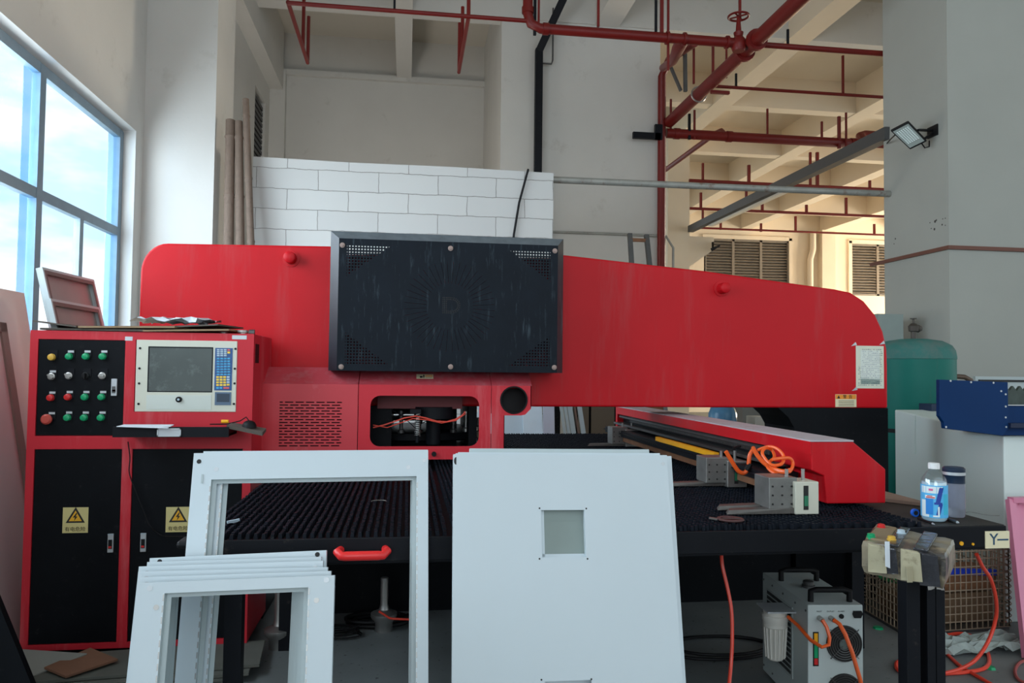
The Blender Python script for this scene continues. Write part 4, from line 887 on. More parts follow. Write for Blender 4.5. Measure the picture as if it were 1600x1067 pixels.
obj('sign_dash', B().box(sg0.x+.050, TY0-.0162, cz_-.003, sg1.x-.006, TY0-.0152, cz_+.003), inkb, ysn, world=True)
for px in (1502, 1520): c_ = P(px, 849 if px < 1510 else 850, 'y', TY0-.013); obj('screw', B().cyl((c_.x, TY0-.016, c_.z), (c_.x, TY0-.012, c_.z), .008 if px < 1510 else .005, 10), yellow, tb_, world=True)
# scraps on the table
tag(obj('metal_scrap', B().lathe((P(363, 812, 'z', .95).x, P(363, 812, 'z', .95).y, TZ+.012), [(.02, 0), (.018, .004)], 6).bar(P(355, 816, 'z', .948), P(374, 812, 'z', .952), .008), keyw), 'small bright metal scrap on the left of the brush table', 'scrap')
c_ = P(592, 784, 'z', .948); tag(obj('metal_scrap', B().tube([c_+Vector((.03*math.cos(t), .02*math.sin(t), .003)) for t in [k*.35 for k in range(10)]], .002, 5), steel), 'curled wire scrap on the brush table behind the tall white frame', 'scrap')
c_ = P(1141, 811, 'z', .945); t = thing('tool_ring', 'brown round lidded ring lying on the brush table before the clamps', 'ring', (c_.x, c_.y, TZ+.011))
obj('ring', B().lathe((0, 0, 0), [(.048, 0), (.052, .004), (.048, .008), (.036, .008), (.036, .004)], 28), mat('brown_ring', (.10, .05, .05), .5), t, smooth=True)
obj('lug', B().bar((-.05, .0, .004), (-.075, .02, .006), .012, .006), steel, t)
obj('blade', B().bar((-.03, .0, .009), (.035, -.01, .009), .02, .002), steelD, t)
# boards on right of table
slab('wooden_board', [(1.90, 3.45, TZ+.014), (2.26, 3.0, TZ+.014), (2.275, 3.7, TZ+.014), (2.12, 4.6, TZ+.014)], .014, mat('pale_board', (.30, .22, .17), .8, var=.25, vs=8), 'pale flat board lying on the right side of the table', 'board')
slab('wooden_board', [(2.02, 3.9, TZ+.034), (2.28, 3.40, TZ+.034), (2.30, 3.52, TZ+.034), (2.12, 4.62, TZ+.034)], .016, mat('redbrown_board', (.17, .075, .05), .7, var=.25, vs=8), 'reddish brown board lying on the pale board beside the white machine', 'board')

# ---- feed carriage (gantry) on the table
gxl, gxr = 1.715, 2.02
gy0 = 2.99
ga = thing('feed_carriage', 'red and white sheet feed carriage running back over the brush table', 'machine', (gxl, gy0, 0))
fo = [P(a_, b2, 'y', gy0) for a_, b2 in ((1268, 690), (1333, 690), (1384, 733), (1384, 786), (1292, 787), (1288, 744), (1268, 735))]
fo = [Vector((v.x, gy0, max(v.z, TZ+.012))) for v in fo]
obj('end_cover', B().prism(fo, (0, .33, 0)), red, ga, world=True, bevel=.005)
ztp = fo[0].z; xt0, xt1 = fo[0].x, fo[1].x
GY1 = 5.95
obj('top_cover', B().box(xt0-.005, gy0-.004, ztp, xt1, GY1, ztp+.006), mat('dusty_white_top', (.50, .47, .50), .6, var=.12, vs=9, dirt=(.25, .18, .17), ds=5, dth=(.55, .75)), ga, world=True)
obj('side_cover', B().box(xt0-.006, gy0, ztp-.055, xt0, GY1, ztp), red, ga, world=True)
obj('beam', B().box(xt0+.05, gy0+.33, ztp-.22, xt1-.02, GY1, ztp-.03), black, ga, world=True)
obj('rear_cover', B().box(xt0, GY1, ztp-.2, xt1, GY1+.05, ztp+.006), red, ga, world=True)
obj('screw_shaft', B().cyl((xt0+.02, gy0+.35, ztp-.075), (xt0+.02, GY1-.02, ztp-.075), .012, 10), steelD, ga, world=True)
bl = B(); y = gy0+.4
while y < GY1-.3: bl.box(xt0+.012, y, ztp-.10, xt0+.05, y+.008, ztp-.062); y += .018
obj('shaft_bellows', bl, steelD, ga, world=True)
obj('guide_rail', B().box(xt0-.03, gy0+.25, ztp-.135, xt0+.05, GY1, ztp-.12), steelD, ga, world=True)
obj('clamp_rail', B().box(xt0-.10, gy0+.20, ztp-.20, xt0+.05, GY1, ztp-.155).box(xt0-.115, gy0+.2, ztp-.178, xt0-.10, GY1, ztp-.172), blackS, ga, world=True, bevel=.002)
obj('lower_rail', B().box(xt0-.085, gy0+.22, ztp-.235, xt0+.05, GY1-.2, ztp-.205), rust, ga, world=True)
obj('yellow_guard', B().box(xt0-.12, 3.72, ztp-.15, xt0-.095, 4.65, ztp-.125), yellow, ga, world=True, label='bright yellow strip on the clamp rail')
def clamp(y, xr_, wide):
    cl = obj('sheet_clamp', B().box(xr_-.10, y, TZ+.03, xr_+.02, y+.13, TZ+.155), mat('milled_steel', (.22, .22, .21), .4, .5, var=.4, vs=14), ga, world=True, bevel=.004, label='grey steel sheet clamp with flat jaws')
    obj('clamp_block', B().box(xr_+.0, y-.02, TZ+.012, xr_+.10, y+.10, TZ+.14), cream if wide else steel, cl, world=True, bevel=.003)
    obj('clamp_slot', B().box(xr_+.035, y-.022, TZ+.03, xr_+.055, y-.019, TZ+.125), ink, cl, world=True)
    obj('slot_mark', B().box(xr_+.037, y-.024, TZ+.045, xr_+.053, y-.021, TZ+.085), mat('dull_green', (.02, .20, .10), .5), cl, world=True)
    for dy_ in (-.01, .08) if wide else (.02,):
        obj('jaw', B().hexa([(xr_-.28, y+dy_, TZ+.014), (xr_+.0, y+dy_, TZ+.014), (xr_+.0, y+dy_+.055, TZ+.014), (xr_-.26, y+dy_+.055, TZ+.014)], [(xr_-.27, y+dy_+.004, TZ+.030), (xr_, y+dy_, TZ+.036), (xr_, y+dy_+.055, TZ+.036), (xr_-.25, y+dy_+.05, TZ+.030)]), mat('jaw_steel', (.13, .12, .11), .45, .5, var=.4, vs=20), cl, world=True)
    for px_ in (xr_-.01, xr_+.06): obj('clamp_bolt', B().cyl((px_, y+.03, TZ+.14), (px_, y+.03, TZ+.185), .007, 10), steel, cl, world=True)
    bl = B()
    for i in range(3):
        for j in range(3): bl.cyl((xr_-.085+i*.04, y-.003, TZ+.05+j*.035), (xr_-.085+i*.04, y, TZ+.05+j*.035), .004, 8)
    obj('rivets', bl, ink, cl, world=True)
clamp(2.86, X(1246, 780, 2.86)-.02, True)
clamp(3.55, X(1140, 740, 3.55)-.02, False)
clamp(5.5, 1.62, False)
def hose(name, pts, y, r, m_, parent, label=None, closed=False):
    # smooth through pixel points that sit at depth y (or given per point)
    ps = [P(p_[0], p_[1], 'y', p_[2] if len(p_) > 2 else y) for p_ in pts]
    out = []
    for i in range(len(ps)-1):
        a0 = ps[max(i-1, 0)]; a1 = ps[i]; a2 = ps[i+1]; a3 = ps[min(i+2, len(ps)-1)]
        for k in range(6):
            t = k/6; out.append(.5*((2*a1)+(a2-a0)*t+(2*a0-5*a1+4*a2-a3)*t*t+(3*a1-3*a2+a3-a0)*t**3))
    out.append(ps[-1]); return obj(name, B().tube(out, r, 8), m_, parent, world=parent is not None, smooth=True, label=label)
hose('air_hose', [(1134, 705), (1143, 720), (1153, 735), (1162, 739), (1169, 732), (1170, 722), (1172, 710), (1178, 701)], 3.35, .010, orange, ga, 'orange hose sagging between the two clamps')
obj('hose_sleeve', B().tube([P(1166, 735, 'y', 3.35), P(1172, 725, 'y', 3.35)], .014, 8), rubber, ga, world=True)
hose('air_hose', [(1177, 700, 3.3), (1184, 712, 3.2), (1195, 724, 3.1), (1210, 733, 3.0), (1225, 737, 2.95), (1234, 735, 2.92)], 3.1, .010, orange, ga, 'orange hose running forward to the nearer clamp')
hose('air_hose', [(1185, 703, 3.15), (1200, 698, 3.1), (1214, 701, 3.05), (1224, 712, 3.02), (1222, 724, 3.0), (1208, 727, 3.0), (1198, 720, 3.02), (1191, 708, 3.05), (1196, 700, 3.08), (1206, 703, 3.1), (1210, 714, 3.08), (1202, 722, 3.06), (1199, 729, 3.04), (1208, 738, 3.0), (1222, 741, 2.98), (1235, 735, 2.98), (1239, 724, 3.0), (1234, 716, 3.0), (1220, 716, 3.0), (1206, 718, 3.0)], 3.05, .007, orange, ga, 'thin looped coil of orange hose above the nearer clamp')
obj('clamp_lever', B().bar(P(1147, 700, 'y', 3.6), P(1157, 697, 'y', 3.6), .016, .01).bar(P(1147, 712, 'y', 3.6), P(1147, 699, 'y', 3.6), .01), rubber, ga, world=True)

# ================================================================== LEANING WHITE SHEET-METAL WORK IN FRONT
def lean_root(name, label, cat, TL, TR, ytop, lean, group=None, dyr=0):
    A_ = P(*TL, 'y', ytop); B_ = P(*TR, 'y', ytop+dyr); w = (B_-A_).length; X_ = (B_-A_).normalized()
    D_ = Vector((0, -math.sin(lean), -math.cos(lean))); D_ = (D_-X_*D_.dot(X_)).normalized()
    hh = A_.z/(-D_.z)-.002
    lo = A_+D_*hh; lo.z = max(lo.z, .001+max(0, -X_.z*w)); hh = (A_.z-lo.z)/(-D_.z); lo = A_+D_*hh
    M = Matrix((X_, (-D_).cross(X_), -D_)).transposed()
    t = thing(name, label, cat, tuple(lo), tuple(M.to_euler()), group)
    return t, w, hh, M.to_4x4(), lo
def onpl(px, py, M, lo):       # local x,z of a pixel on the root's front plane
    n = M.to_3x3() @ Vector((0, 1, 0)); d = RT*((px-800)/F)-UP*((py-533.5)/F)+FW; o = Vector((0, 0, CH))
    p_ = o+d*((lo-o).dot(n)/d.dot(n)); q_ = M.to_3x3().inverted() @ (p_-lo); return q_.x, q_.z
def ring(w, hh, l, r, t, bt, y0, y1, inset=(0, 0, 0, 0)):
    il, ir, it, ib = inset; b2 = B()
    b2.box(il, y0, ib, l, y1, hh-it); b2.box(w-r, y0, ib, w-ir, y1, hh-it); b2.box(l, y0, hh-t, w-r, y1, hh-it); b2.box(l, y0, ib, w-r, y1, bt); return b2
def sheet_frame(t, w, hh, l, r, top, bot, dpt, hs=()):
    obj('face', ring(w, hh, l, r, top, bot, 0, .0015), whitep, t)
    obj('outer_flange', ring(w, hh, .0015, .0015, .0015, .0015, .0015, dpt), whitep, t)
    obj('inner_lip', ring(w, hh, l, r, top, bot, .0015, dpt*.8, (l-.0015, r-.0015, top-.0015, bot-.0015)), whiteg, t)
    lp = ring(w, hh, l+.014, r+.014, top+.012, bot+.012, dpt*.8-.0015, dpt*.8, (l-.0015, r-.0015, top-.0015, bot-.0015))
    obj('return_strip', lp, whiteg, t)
    n = int((hh-top-bot)/.03); pf = B()
    for k in range(n):
        z = bot+.01+k*.03; pf.box(l-.004, -.0006, z, l-.001, 0, z+.018); pf.box(w-r+.001, -.0006, z, w-r+.004, 0, z+.018)
    obj('fold_slots', pf, steel, t)
    for x, z, m_ in hs: obj('hole', B().lathe((x, 0, z), [(.0075, .0001), (.0075, -.0006)], 16, 'y'), m_, t)
LEAN = math.radians(14)
GF = 'white sheet metal frames leaning in front of the table'
t, w, hh, M_, lo = lean_root('metal_surround', 'rear one of the two tall white frames leaning on the table, edge barely showing', 'metal frame', (318, 705), (668.5, 702.5), 2.69, LEAN)
sheet_frame(t, w, hh, .07, .045, .09, .09, .024)
t, w, hh, M_, lo = lean_root('metal_surround', 'tall white sheet metal frame leaning on the table with the red handle showing through it', 'metal frame', (303, 708), (669, 703.5), 2.655, LEAN)
hs = [(*onpl(311, 721, M_, lo), ink), (*onpl(338, 733, M_, lo), silver), (*onpl(638, 730, M_, lo), silver), (*onpl(663, 719, M_, lo), silver)]
sheet_frame(t, w, hh, .062, .040, .088, .09, .024, hs)
obj('corner_gusset', B().box(.030, -.002, hh-.10, .036, 0, hh-.07), whiteg, t)
tops = [((214.5, 911), (522.7, 898.7)), ((216, 902), (517, 892)), ((216, 893), (512, 886)), ((217, 885), (505, 876)), ((230, 878), (502, 870)), ((234, 872), (510, 859.5))]
names = ['frontmost low white frame of the stack leaning at lower left', 'second low white frame in the stack, just behind the frontmost', 'third low white frame in the leaning stack at lower left', 'fourth low white frame counted from the front of the stack', 'fifth low white frame, next to the rear of the stack', 'rearmost low white frame of the stack, with the dark corner holes']
for i in range(6):
    t, w, hh, M_, lo = lean_root('metal_surround', names[i], 'metal frame', *tops[i], 2.26+.05*i, LEAN, GF)
    hs = [(.024, hh-.02, silver), (w-.024, hh-.02, silver)] if i < 5 else [(.03, hh-.012, ink), (w-.028, hh-.012, ink)]
    if i == 0: hs = [(*onpl(244, 949, M_, lo), steel), (*onpl(494.5, 938, M_, lo), steel), (*onpl(234, 919, M_, lo), silver), (*onpl(510, 906, M_, lo), silver)]
    sheet_frame(t, w, hh, .075, .073, .030, .05, .026, hs)
def tray_panel(t, w, hh, dpt, cuts, m_=whitep):
    # face with rectangular cutouts, all sharing the same x range
    b2 = B(); zc_ = 0
    if cuts:
        x0, x1 = cuts[0][0], cuts[0][1]
        b2.box(0, 0, 0, x0, .0015, hh).box(x1, 0, 0, w, .0015, hh)
        for (_, _, z0_, z1_) in sorted(cuts, key=lambda c: c[2]): b2.box(x0, 0, zc_, x1, .0015, z0_); zc_ = z1_
        b2.box(x0, 0, zc_, x1, .0015, hh)
    else: b2.box(0, 0, 0, w, .0015, hh)
    obj('face', b2, m_, t)
    obj('edge_flange', ring(w, hh, .0015, .0015, .0015, .0015, .0015, dpt), m_, t)
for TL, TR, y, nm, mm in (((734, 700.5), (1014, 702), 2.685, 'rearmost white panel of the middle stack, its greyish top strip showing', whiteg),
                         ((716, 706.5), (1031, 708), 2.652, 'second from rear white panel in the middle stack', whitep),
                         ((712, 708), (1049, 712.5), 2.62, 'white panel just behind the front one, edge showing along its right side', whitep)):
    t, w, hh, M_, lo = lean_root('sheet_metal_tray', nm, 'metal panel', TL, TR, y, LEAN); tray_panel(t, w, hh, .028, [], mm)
t, w, hh, M_, lo = lean_root('sheet_metal_tray', 'front white metal door panel with a square window cut in it', 'metal panel', (708.5, 709.5), (1042, 711), 2.585, LEAN)
a_ = onpl(845, 797, M_, lo); b2_ = onpl(916.5, 870.5, M_, lo); c2 = onpl(846, 1065, M_, lo)
sz_ = b2_[0]-a_[0]
tray_panel(t, w, hh, .026, [(a_[0], b2_[0], b2_[1], a_[1]), (a_[0], b2_[0], c2[1]-sz_, c2[1])])
obj('window_lip', B().box(a_[0], .0015, b2_[1]-.0, a_[0]+.002, .022, a_[1]).box(a_[0], .0015, b2_[1]-.0, b2_[0], .022, b2_[1]+.002).box(b2_[0]-.002, .0015, b2_[1], b2_[0], .022, a_[1]).box(a_[0], .020, b2_[1], a_[0]+.014, .022, a_[1]).box(a_[0], .020, b2_[1], b2_[0], .022, b2_[1]+.012), whitep, t)
obj('inner_backing', B().box(a_[0]-.05, .0235, b2_[1]-.05, b2_[0]+.05, .0255, a_[1]+.05).box(a_[0]-.05, .0225, a_[1]-.036, b2_[0]+.05, .0235, a_[1]-.033), mat('recess_shade_grey', (.27, .33, .31), .6), t)  # plate added in the cutout; shade of the recess put into its grey-green
for px, py, rr_, m_ in ((843, 794, .003, ink), (916, 794.5, .003, ink), (843, 873, .003, ink), (918, 873, .003, ink), (846, 1062, .003, ink), (924, 1061, .003, ink), (1036, 724.5, .007, silver)):
    x, z = onpl(px, py, M_, lo); obj('hole', B().lathe((x, 0, z), [(rr_, .0001), (rr_, -.0005)], 12, 'y'), m_, t)
x, z = onpl(713, 720, M_, lo); obj('corner_notch', B().prism([(x+.008*math.cos(k*PI/8)*-1, 0, z+.013*math.sin(k*PI/8)) for k in range(-4, 5)], (0, -.0006, 0)), ink, t)

# ================================================================== LEFT SIDE CLUTTER
# large door panels leaning against the left wall
def wall_lean(name, label, y0, y1, xt, xb, zt_, xo, mm, inner=None):
    t = thing(name, label, 'door panel')
    a_, b2, c2, d2_ = Vector((xb, y0, .01)), Vector((xb, y1, .01)), Vector((xt, y1, zt_)), Vector((xt, y0, zt_))
    n = (b2-a_).cross(d2_-a_).normalized(); n = n if n.x > 0 else -n
    obj('face', B().hexa([a_-n*.03, b2-n*.03, b2, a_], [d2_-n*.03, c2-n*.03, c2, d2_]), mm, t)
    if inner:
        def L_(u, v, o): return a_+(b2-a_)*u+(d2_-a_)*v+n*o
        for (u0, v0, u1, v1) in ((.0, .90, .93, .93), (.90, .0, .93, .93)):
            obj('inner_frame', B().hexa([L_(u0, v0, .0), L_(u1, v0, .0), L_(u1, v0, .012), L_(u0, v0, .012)], [L_(u0, v1, .0), L_(u1, v1, .0), L_(u1, v1, .012), L_(u0, v1, .012)]), pinkbrown, t)
    return t
tl_ = P(38, 458, 'x', -2.36)
wall_lean('cabinet_cover', 'large plain pinkish-grey door panel leaning against the wall beside the cabinet', 3.0, tl_.y, -2.36, -2.02, tl_.z, 0, pinkish)
t2 = P(12, 470, 'x', -2.28)
wall_lean('cabinet_cover', 'pinkish door panel with a brown inner edge, leaning at the far left', 2.6, t2.y+.12, -2.30, -1.97, t2.z, 0, pinkish, True)
# black board at the lower left
bb0, bb1, bb2 = P(-30, 800, 'y', 3.0), P(46, 1067, 'y', 2.9), P(-60, 1067, 'y', 2.9)
bz = P(46, 1067, 'y', 2.9)
tag(obj('black_board', B().prism([(bb0.x-.1, 3.02, bb0.z+.1), (P(46, 1067, 'y', 3.0).x+.165, 3.0, .002), (bb0.x-.25, 3.0, .002)], (0, -.03, 0)), black), 'black board corner standing at the lower left edge', 'board')
# boards on the floor under the cabinet edge
bd = mat('grey_green_board', (.13, .135, .115), .8, var=.2, vs=8)
for i, (x0, y0, rz) in enumerate(((-1.75, 3.66, .09), (-1.77, 3.69, .10), (-1.72, 3.72, .08), (-1.68, 3.76, .10))):
    t = obj('board', B().box(0, 0, 0, 1.0, .34, .012), bd); t.location = (x0, y0, .002+i*.016); t.rotation_euler = (0, 0, rz)
    tag(t, ['lowest grey-green board of the floor stack under the cabinet', 'second grey-green board up in the floor stack', 'third grey-green board up in the floor stack', 'top grey-green board of the floor stack under the cabinet'][i], 'board', 'grey boards on the floor')
brd = mat('red_brown_card', (.25, .12, .07), .8, var=.2, vs=10)
slab('cardboard_sheet', [(-1.66, 3.87, .086), (-1.52, 3.76, .082), (-1.36, 3.94, .086), (-1.54, 4.08, .096)], .010, brd, 'pointed red-brown cardboard sheet lying on the grey boards', 'cardboard')
slab('cardboard_sheet', [(-1.92, 3.70, .030), (-1.78, 3.74, .040), (-1.66, 3.98, .09), (-1.90, 3.94, .05)], .010, brd, 'red-brown cardboard piece on the floor left of the boards', 'cardboard')
slab('cardboard_sheet', [(-1.94, 3.80, .06), (-1.78, 3.74, .045), (-1.52, 3.99, .10), (-1.88, 4.05, .115)], .006, mat('grey_card', (.30, .30, .27), .8), 'pale grey cardboard flap at the foot of the red cabinet', 'cardboard')
slab('tile_chip', [(-1.05, 3.60, .010), (-.99, 3.61, .010), (-.97, 3.66, .010), (-1.03, 3.65, .010)], .008, keyw, 'small white chip on the floor before the grey boards', 'chip')
# loose cable down the cabinet front
t = hose('loose_cable', [(200, 690, 4.13), (203, 715, 4.13), (202, 738, 4.13), (210, 762, 4.13), (225, 800, 4.13), (235, 822, 4.13), (255, 837, 4.13), (290, 838, 3.9)], 4.1, .003, rubber, None); tag(t, 'thin black cable dangling down the front of the red cabinet', 'cable')
# cables on the floor under the table
def coil(label, px, py, r, tr, m_, turns=3, name='cable_coil', sq_=.55):
    c_ = P(px, py, 'z', .02); rnd = random.Random(int(px)); pts = []
    for k in range(turns*20+1):
        a_ = 2*PI*k/20; rr_ = r*(1+.12*math.sin(a_*.37+1)); pts.append((c_.x+rr_*math.cos(a_)+.02*math.sin(a_*.21), c_.y+rr_*sq_*math.sin(a_), tr+.012*(k/20)))
    return tag(obj(name, B().tube(pts, tr, 7), m_, smooth=True), label, 'cable')
coil('thick black cable coil on the floor under the table centre', 590, 970, .17, .012, rubber)
coil('tangle of thin black wire on the floor right of the low frames', 532, 990, .10, .004, rubber, 5)
coil('thin black cable loop on the floor behind the chiller side', 1120, 1010, .30, .008, rubber, 2)
t = hose('red_cable', [(592, 955, 4.2), (600, 960, 4.2), (610, 966, 4.2), (622, 967, 4.2), (640, 968, 4.2)], 4.2, .006, orangeR, None); tag(t, 'short bit of red cable over the black coil', 'cable')

# ================================================================== RIGHT SIDE
# white machine with blue head
wm = thing('white_machine', 'pale mint-white machine housing to the right of the brush table', 'machine', (4.2, 4.6, 0))
n0 = P(1568, 681, 'y', 4.2); f0 = P(1398, 640, 'y', 5.7); m0 = P(1475, 651, 'y', 4.95)
pl = [Vector((n0.x, 4.2, 0)), Vector((f0.x, 5.7, 0)), Vector((f0.x+1.2, 5.8, 0)), Vector((n0.x+1.6, 4.35, 0))]
obj('housing', B().hexa(pl, [Vector((v.x, v.y, z)) for v, z in zip(pl, (n0.z, f0.z, f0.z, n0.z))]), pale, wm, world=True, bevel=.01)
c_ = P(1428, 642, 'y', 5.45); c2 = P(1428, 700, 'y', 5.45)
g0_ = n0.lerp(f0, .76)
obj('edge_bead', B().bar((g0_.x-.008, g0_.y, g0_.z-.005), (g0_.x-.008, g0_.y, g0_.z-.30), .007), pale, wm, world=True)
bm_ = thing('blue_machine_head', 'dark blue angular machine head sitting on the pale machine housing', 'machine', (n0.x, 4.1, n0.z))
by = 4.12
pts = [P(a_, b2, 'y', by) for a_, b2 in ((1468, 593), (1575, 597), (1576, 668), (1568, 681), (1476, 669.5), (1475, 660), (1468, 650))]
obj('front_plate', B().prism(pts, (0, .03, 0)), blue, bm_, world=True, bevel=.003)
e1 = P(1575, 640, 'y', by)
obj('side_body', B().box(e1.x, by+.03, P(1576, 681, 'y', by).z+.0, e1.x+1.0, by+.5, Z(1576, 634, by)), blue, bm_, world=True, bevel=.004)
obj('ledge', B().box(e1.x, by-.02, Z(1576, 668, by), e1.x+1.0, by+.03, Z(1576, 661, by)), mat('deep_blue', (.002, .012, .045), .5), bm_, world=True)
obj('bright_rail', B().box(e1.x, by+.02, Z(1576, 634, by), e1.x+1.0, by+.05, Z(1576, 632.5, by)), silver, bm_, world=True)
gr_ = B(); z1_, z0_ = Z(1576, 603, by+.1), Z(1576, 634, by+.1); x = e1.x
while x < e1.x+.9:
    gr_.prism([(x, by+.1, z0_), (x+.05, by+.1, z0_), (x+.05, by+.1, z1_-.03), (x+.025, by+.1, z1_), (x, by+.1, z1_-.03)], (0, .02, 0)); x += .05
obj('toothed_panel', gr_, mat('dark_green_grey', (.05, .07, .06), .6, var=.5, vs=20), bm_, world=True)
sb_ = B(); 
for px, py in ((1485, 595), (1517, 597), (1552, 598), (1564, 611), (1571, 616), (1571, 635), (1571, 652), (1572, 667), (1478, 667)): q_ = P(px, py, 'y', by); sb_.cyl((q_.x, by-.003, q_.z), (q_.x, by, q_.z), .006, 8)
obj('screws', sb_, silver, bm_, world=True)
b0 = P(1436, 630, 'y', 5.75); b1 = P(1470, 642, 'y', 5.75)
tag(obj('blue_box', B().box(b0.x, 5.6, f0.z-.005, b1.x+.3, 5.75, b0.z), mat('navy', (.003, .02, .06), .5)), 'small navy block on the pale housing just left of the blue head', 'box')
# white framed board behind the blue head
q0 = P(1524, 588, 'y', 6.6); q1 = P(1640, 640, 'y', 6.6)
wb = thing('framed_board', 'dark-edged pale framed board behind the blue head by the pillar', 'board')
obj('panel', B().box(q0.x, 6.6, .0, q1.x+.4, 6.63, q0.z), whiteg, wb); obj('frame', B().box(q0.x+.03, 6.585, q0.z-.05, q1.x+.4, 6.6, q0.z-.03).box(q0.x+.03, 6.585, 1.0, q0.x+.05, 6.6, q0.z-.05), ink, wb)
# green air tank
gy = 6.2; gc = P(1428, 590, 'y', gy); gr = (P(1483, 590, 'y', gy).x-gc.x)*.965
gt = thing('air_tank', 'dusty green upright compressed air tank before the right-hand pillar', 'tank', (gc.x, gy, 0))
ztk = Z(1428, 529, gy); zsh = Z(1428, 558, gy)
obj('shell', B().lathe((0, 0, 0), [(gr*.85, .25), (gr, .4), (gr, zsh-.02)], 40), green, gt, smooth=True)
obj('dome', B().lathe((0, 0, 0), [(gr, zsh-.02), (gr*1.012, zsh-.018), (gr*1.012, zsh), (gr*.985, zsh+(ztk-zsh)*.35), (gr*.90, zsh+(ztk-zsh)*.62), (gr*.68, zsh+(ztk-zsh)*.86), (gr*.35, zsh+(ztk-zsh)*.97), (.02, ztk)], 40), mat('dusty_green_top', (.035, .17, .15), .7, var=.25, vs=5, dirt=(.14, .17, .16), ds=4, dth=(.45, .7)), gt, smooth=True)
obj('band', B().lathe((0, 0, 0), [(gr+.004, Z(1428, 668, gy)), (gr+.004, Z(1428, 674, gy))], 40), rubber, gt, smooth=True)
for k in range(3): a_ = 2*PI*k/3+.3; obj('leg', B().box(gr*.8*math.cos(a_)-.03, gr*.8*math.sin(a_)-.03, 0, gr*.8*math.cos(a_)+.03, gr*.8*math.sin(a_)+.03, .45), green, gt)
zv = Z(1428, 497, gy)
vl = obj('safety_valve', B().lathe((0, 0, 0), [(.022, ztk-.01), (.022, ztk+.06), (.04, ztk+.065), (.045, ztk+.11), (.028, ztk+.13), (.024, zv-.05), (.010, zv-.045), (.010, zv-.01), (.028, zv-.008), (.028, zv)], 16), mat('bronze', (.07, .06, .05), .5, .4), gt, smooth=True)
obj('valve_knob', B().lathe((.045, 0, ztk+.09), [(.03, -.02), (.035, 0), (.02, .03)], 12, 'x'), mat('bronze', 0), vl)
hp_ = P(1485, 588, 'y', gy-.1)
tag(obj('metal_hose', B().tube([hp_, P(1495, 588, 'y', gy-.1), P(1507, 589, 'y', gy-.1), P(1516, 594, 'y', gy-.1), P(1522, 604, 'y', gy-.1)], .022, 10), mat('brown_hose', (.12, .08, .06), .4, .4), smooth=True), 'short brown hose bending from the green tank to behind the blue head', 'hose')
# grey cabinet sliver right of the arch top
q0 = P(1372, 490, 'y', 7.6); q1 = P(1392, 560, 'y', 7.6); tag(obj('grey_cabinet', B().box(q0.x, 7.6, 0, q1.x+.15, 8.0, q0.z), mat('grey_green_cab', (.25, .30, .28), .6)), 'narrow grey cabinet between the red arch end and the pillar', 'cabinet')

# things on the right end of the table
def bottle():
    c_ = P(1460, 813, 'z', TZ); t = thing('water_bottle', 'clear plastic drink bottle with blue and white label on the table corner', 'bottle', (c_.x, c_.y, TZ-.001))
    r = .047; h_ = .213
    obj('bottle_body', B().lathe((0, 0, 0), [(r*.85, 0), (r, .008), (r, .145), (r*.93, .165), (r*.55, .193), (.016, .200), (.016, .205)], 28), plastic, t, smooth=True)
    obj('water', B().lathe((0, 0, .003), [(r*.82, 0), (r*.95, .008), (r*.95, .138), (r*.9, .15)], 28), mat('pale_water', (.62, .78, .86), .1, var=.1), t, smooth=True)
    lb2 = obj('label_sleeve', B().lathe((0, 0, 0), [(r+.0008, .018), (r+.0008, .142)], 40), btl_blue, t, smooth=True)
    obj('cap', B().lathe((0, 0, .203), [(.021, 0), (.021, .02), (.018, .023)], 24), keyw if False else mat('white_cap', (.85, .86, .86), .35), t)
    va_ = math.atan2(-c_.y, -c_.x)
    def wrap(pts, m_, nm, o=.0016):   # polygon in label coords (s metres right, z) wrapped on the cylinder, facing the viewer
        b2 = B(); n = len(pts); rr_ = r+o
        f_ = lambda s_, z, q: (q*math.cos(va_+s_/r), q*math.sin(va_+s_/r), z)
        b2.add([f_(s_, z, rr_) for s_, z in pts], [tuple(range(n))]); obj(nm, b2, m_, lb2)
    def strip(x0, z0_, x1, z1_, m_, nm, o=.0016, sk=0):
        b2 = B(); n = 6; vs = []
        for k in range(n+1):
            u = k/n; s_ = x0+(x1-x0)*u
            vs += [((r+o)*math.cos(va_+s_/r), (r+o)*math.sin(va_+s_/r), z0_), ((r+o)*math.cos(va_+(s_+sk)/r), (r+o)*math.sin(va_+(s_+sk)/r), z1_)]
        b2.add(vs, [(2*k, 2*k+2, 2*k+3, 2*k+1) for k in range(n)]); obj(nm, b2, m_, lb2)
    strip(-.05, .112, .03, .138, btl_white, 'white_band', .0012); strip(-.05, .02, -.018, .085, btl_white, 'white_band', .0012)
    strip(-.030, .030, -.004, .095, mat('label_mid_blue', (.03, .25, .70), .4), 'blue_block', .0018)
    strip(.004, .075, .020, .135, btl_navy, 'bolt_mark', .002, .014); strip(.000, .070, .028, .078, btl_navy, 'bolt_mark', .002); strip(.006, .030, .020, .072, btl_navy, 'bolt_mark', .002, .010)
    strip(.034, .03, .06, .11, mat('label_teal', (.04, .50, .72), .4), 'teal_block', .0012)
    strip(-.032, .092, .004, .104, btl_white, 'logo_plate', .0024); strip(-.028, .094, .002, .098, bred, 'red_mark', .003); strip(-.024, .100, -.006, .103, bred, 'red_mark', .003); strip(-.018, .122, -.004, .130, mat('label_magenta', (.75, .15, .35), .4), 'red_mark', .003)
    strip(.012, .022, .018, .062, btl_white, 'white_stripe', .0026); strip(-.004, .022, .016, .028, btl_white, 'white_stripe', .0026)
bottle()
c_ = P(1491, 806, 'z', TZ); t = thing('tumbler', 'clear drinking tumbler with dark lid behind the drink bottle', 'cup', (c_.x, c_.y, TZ-.001))
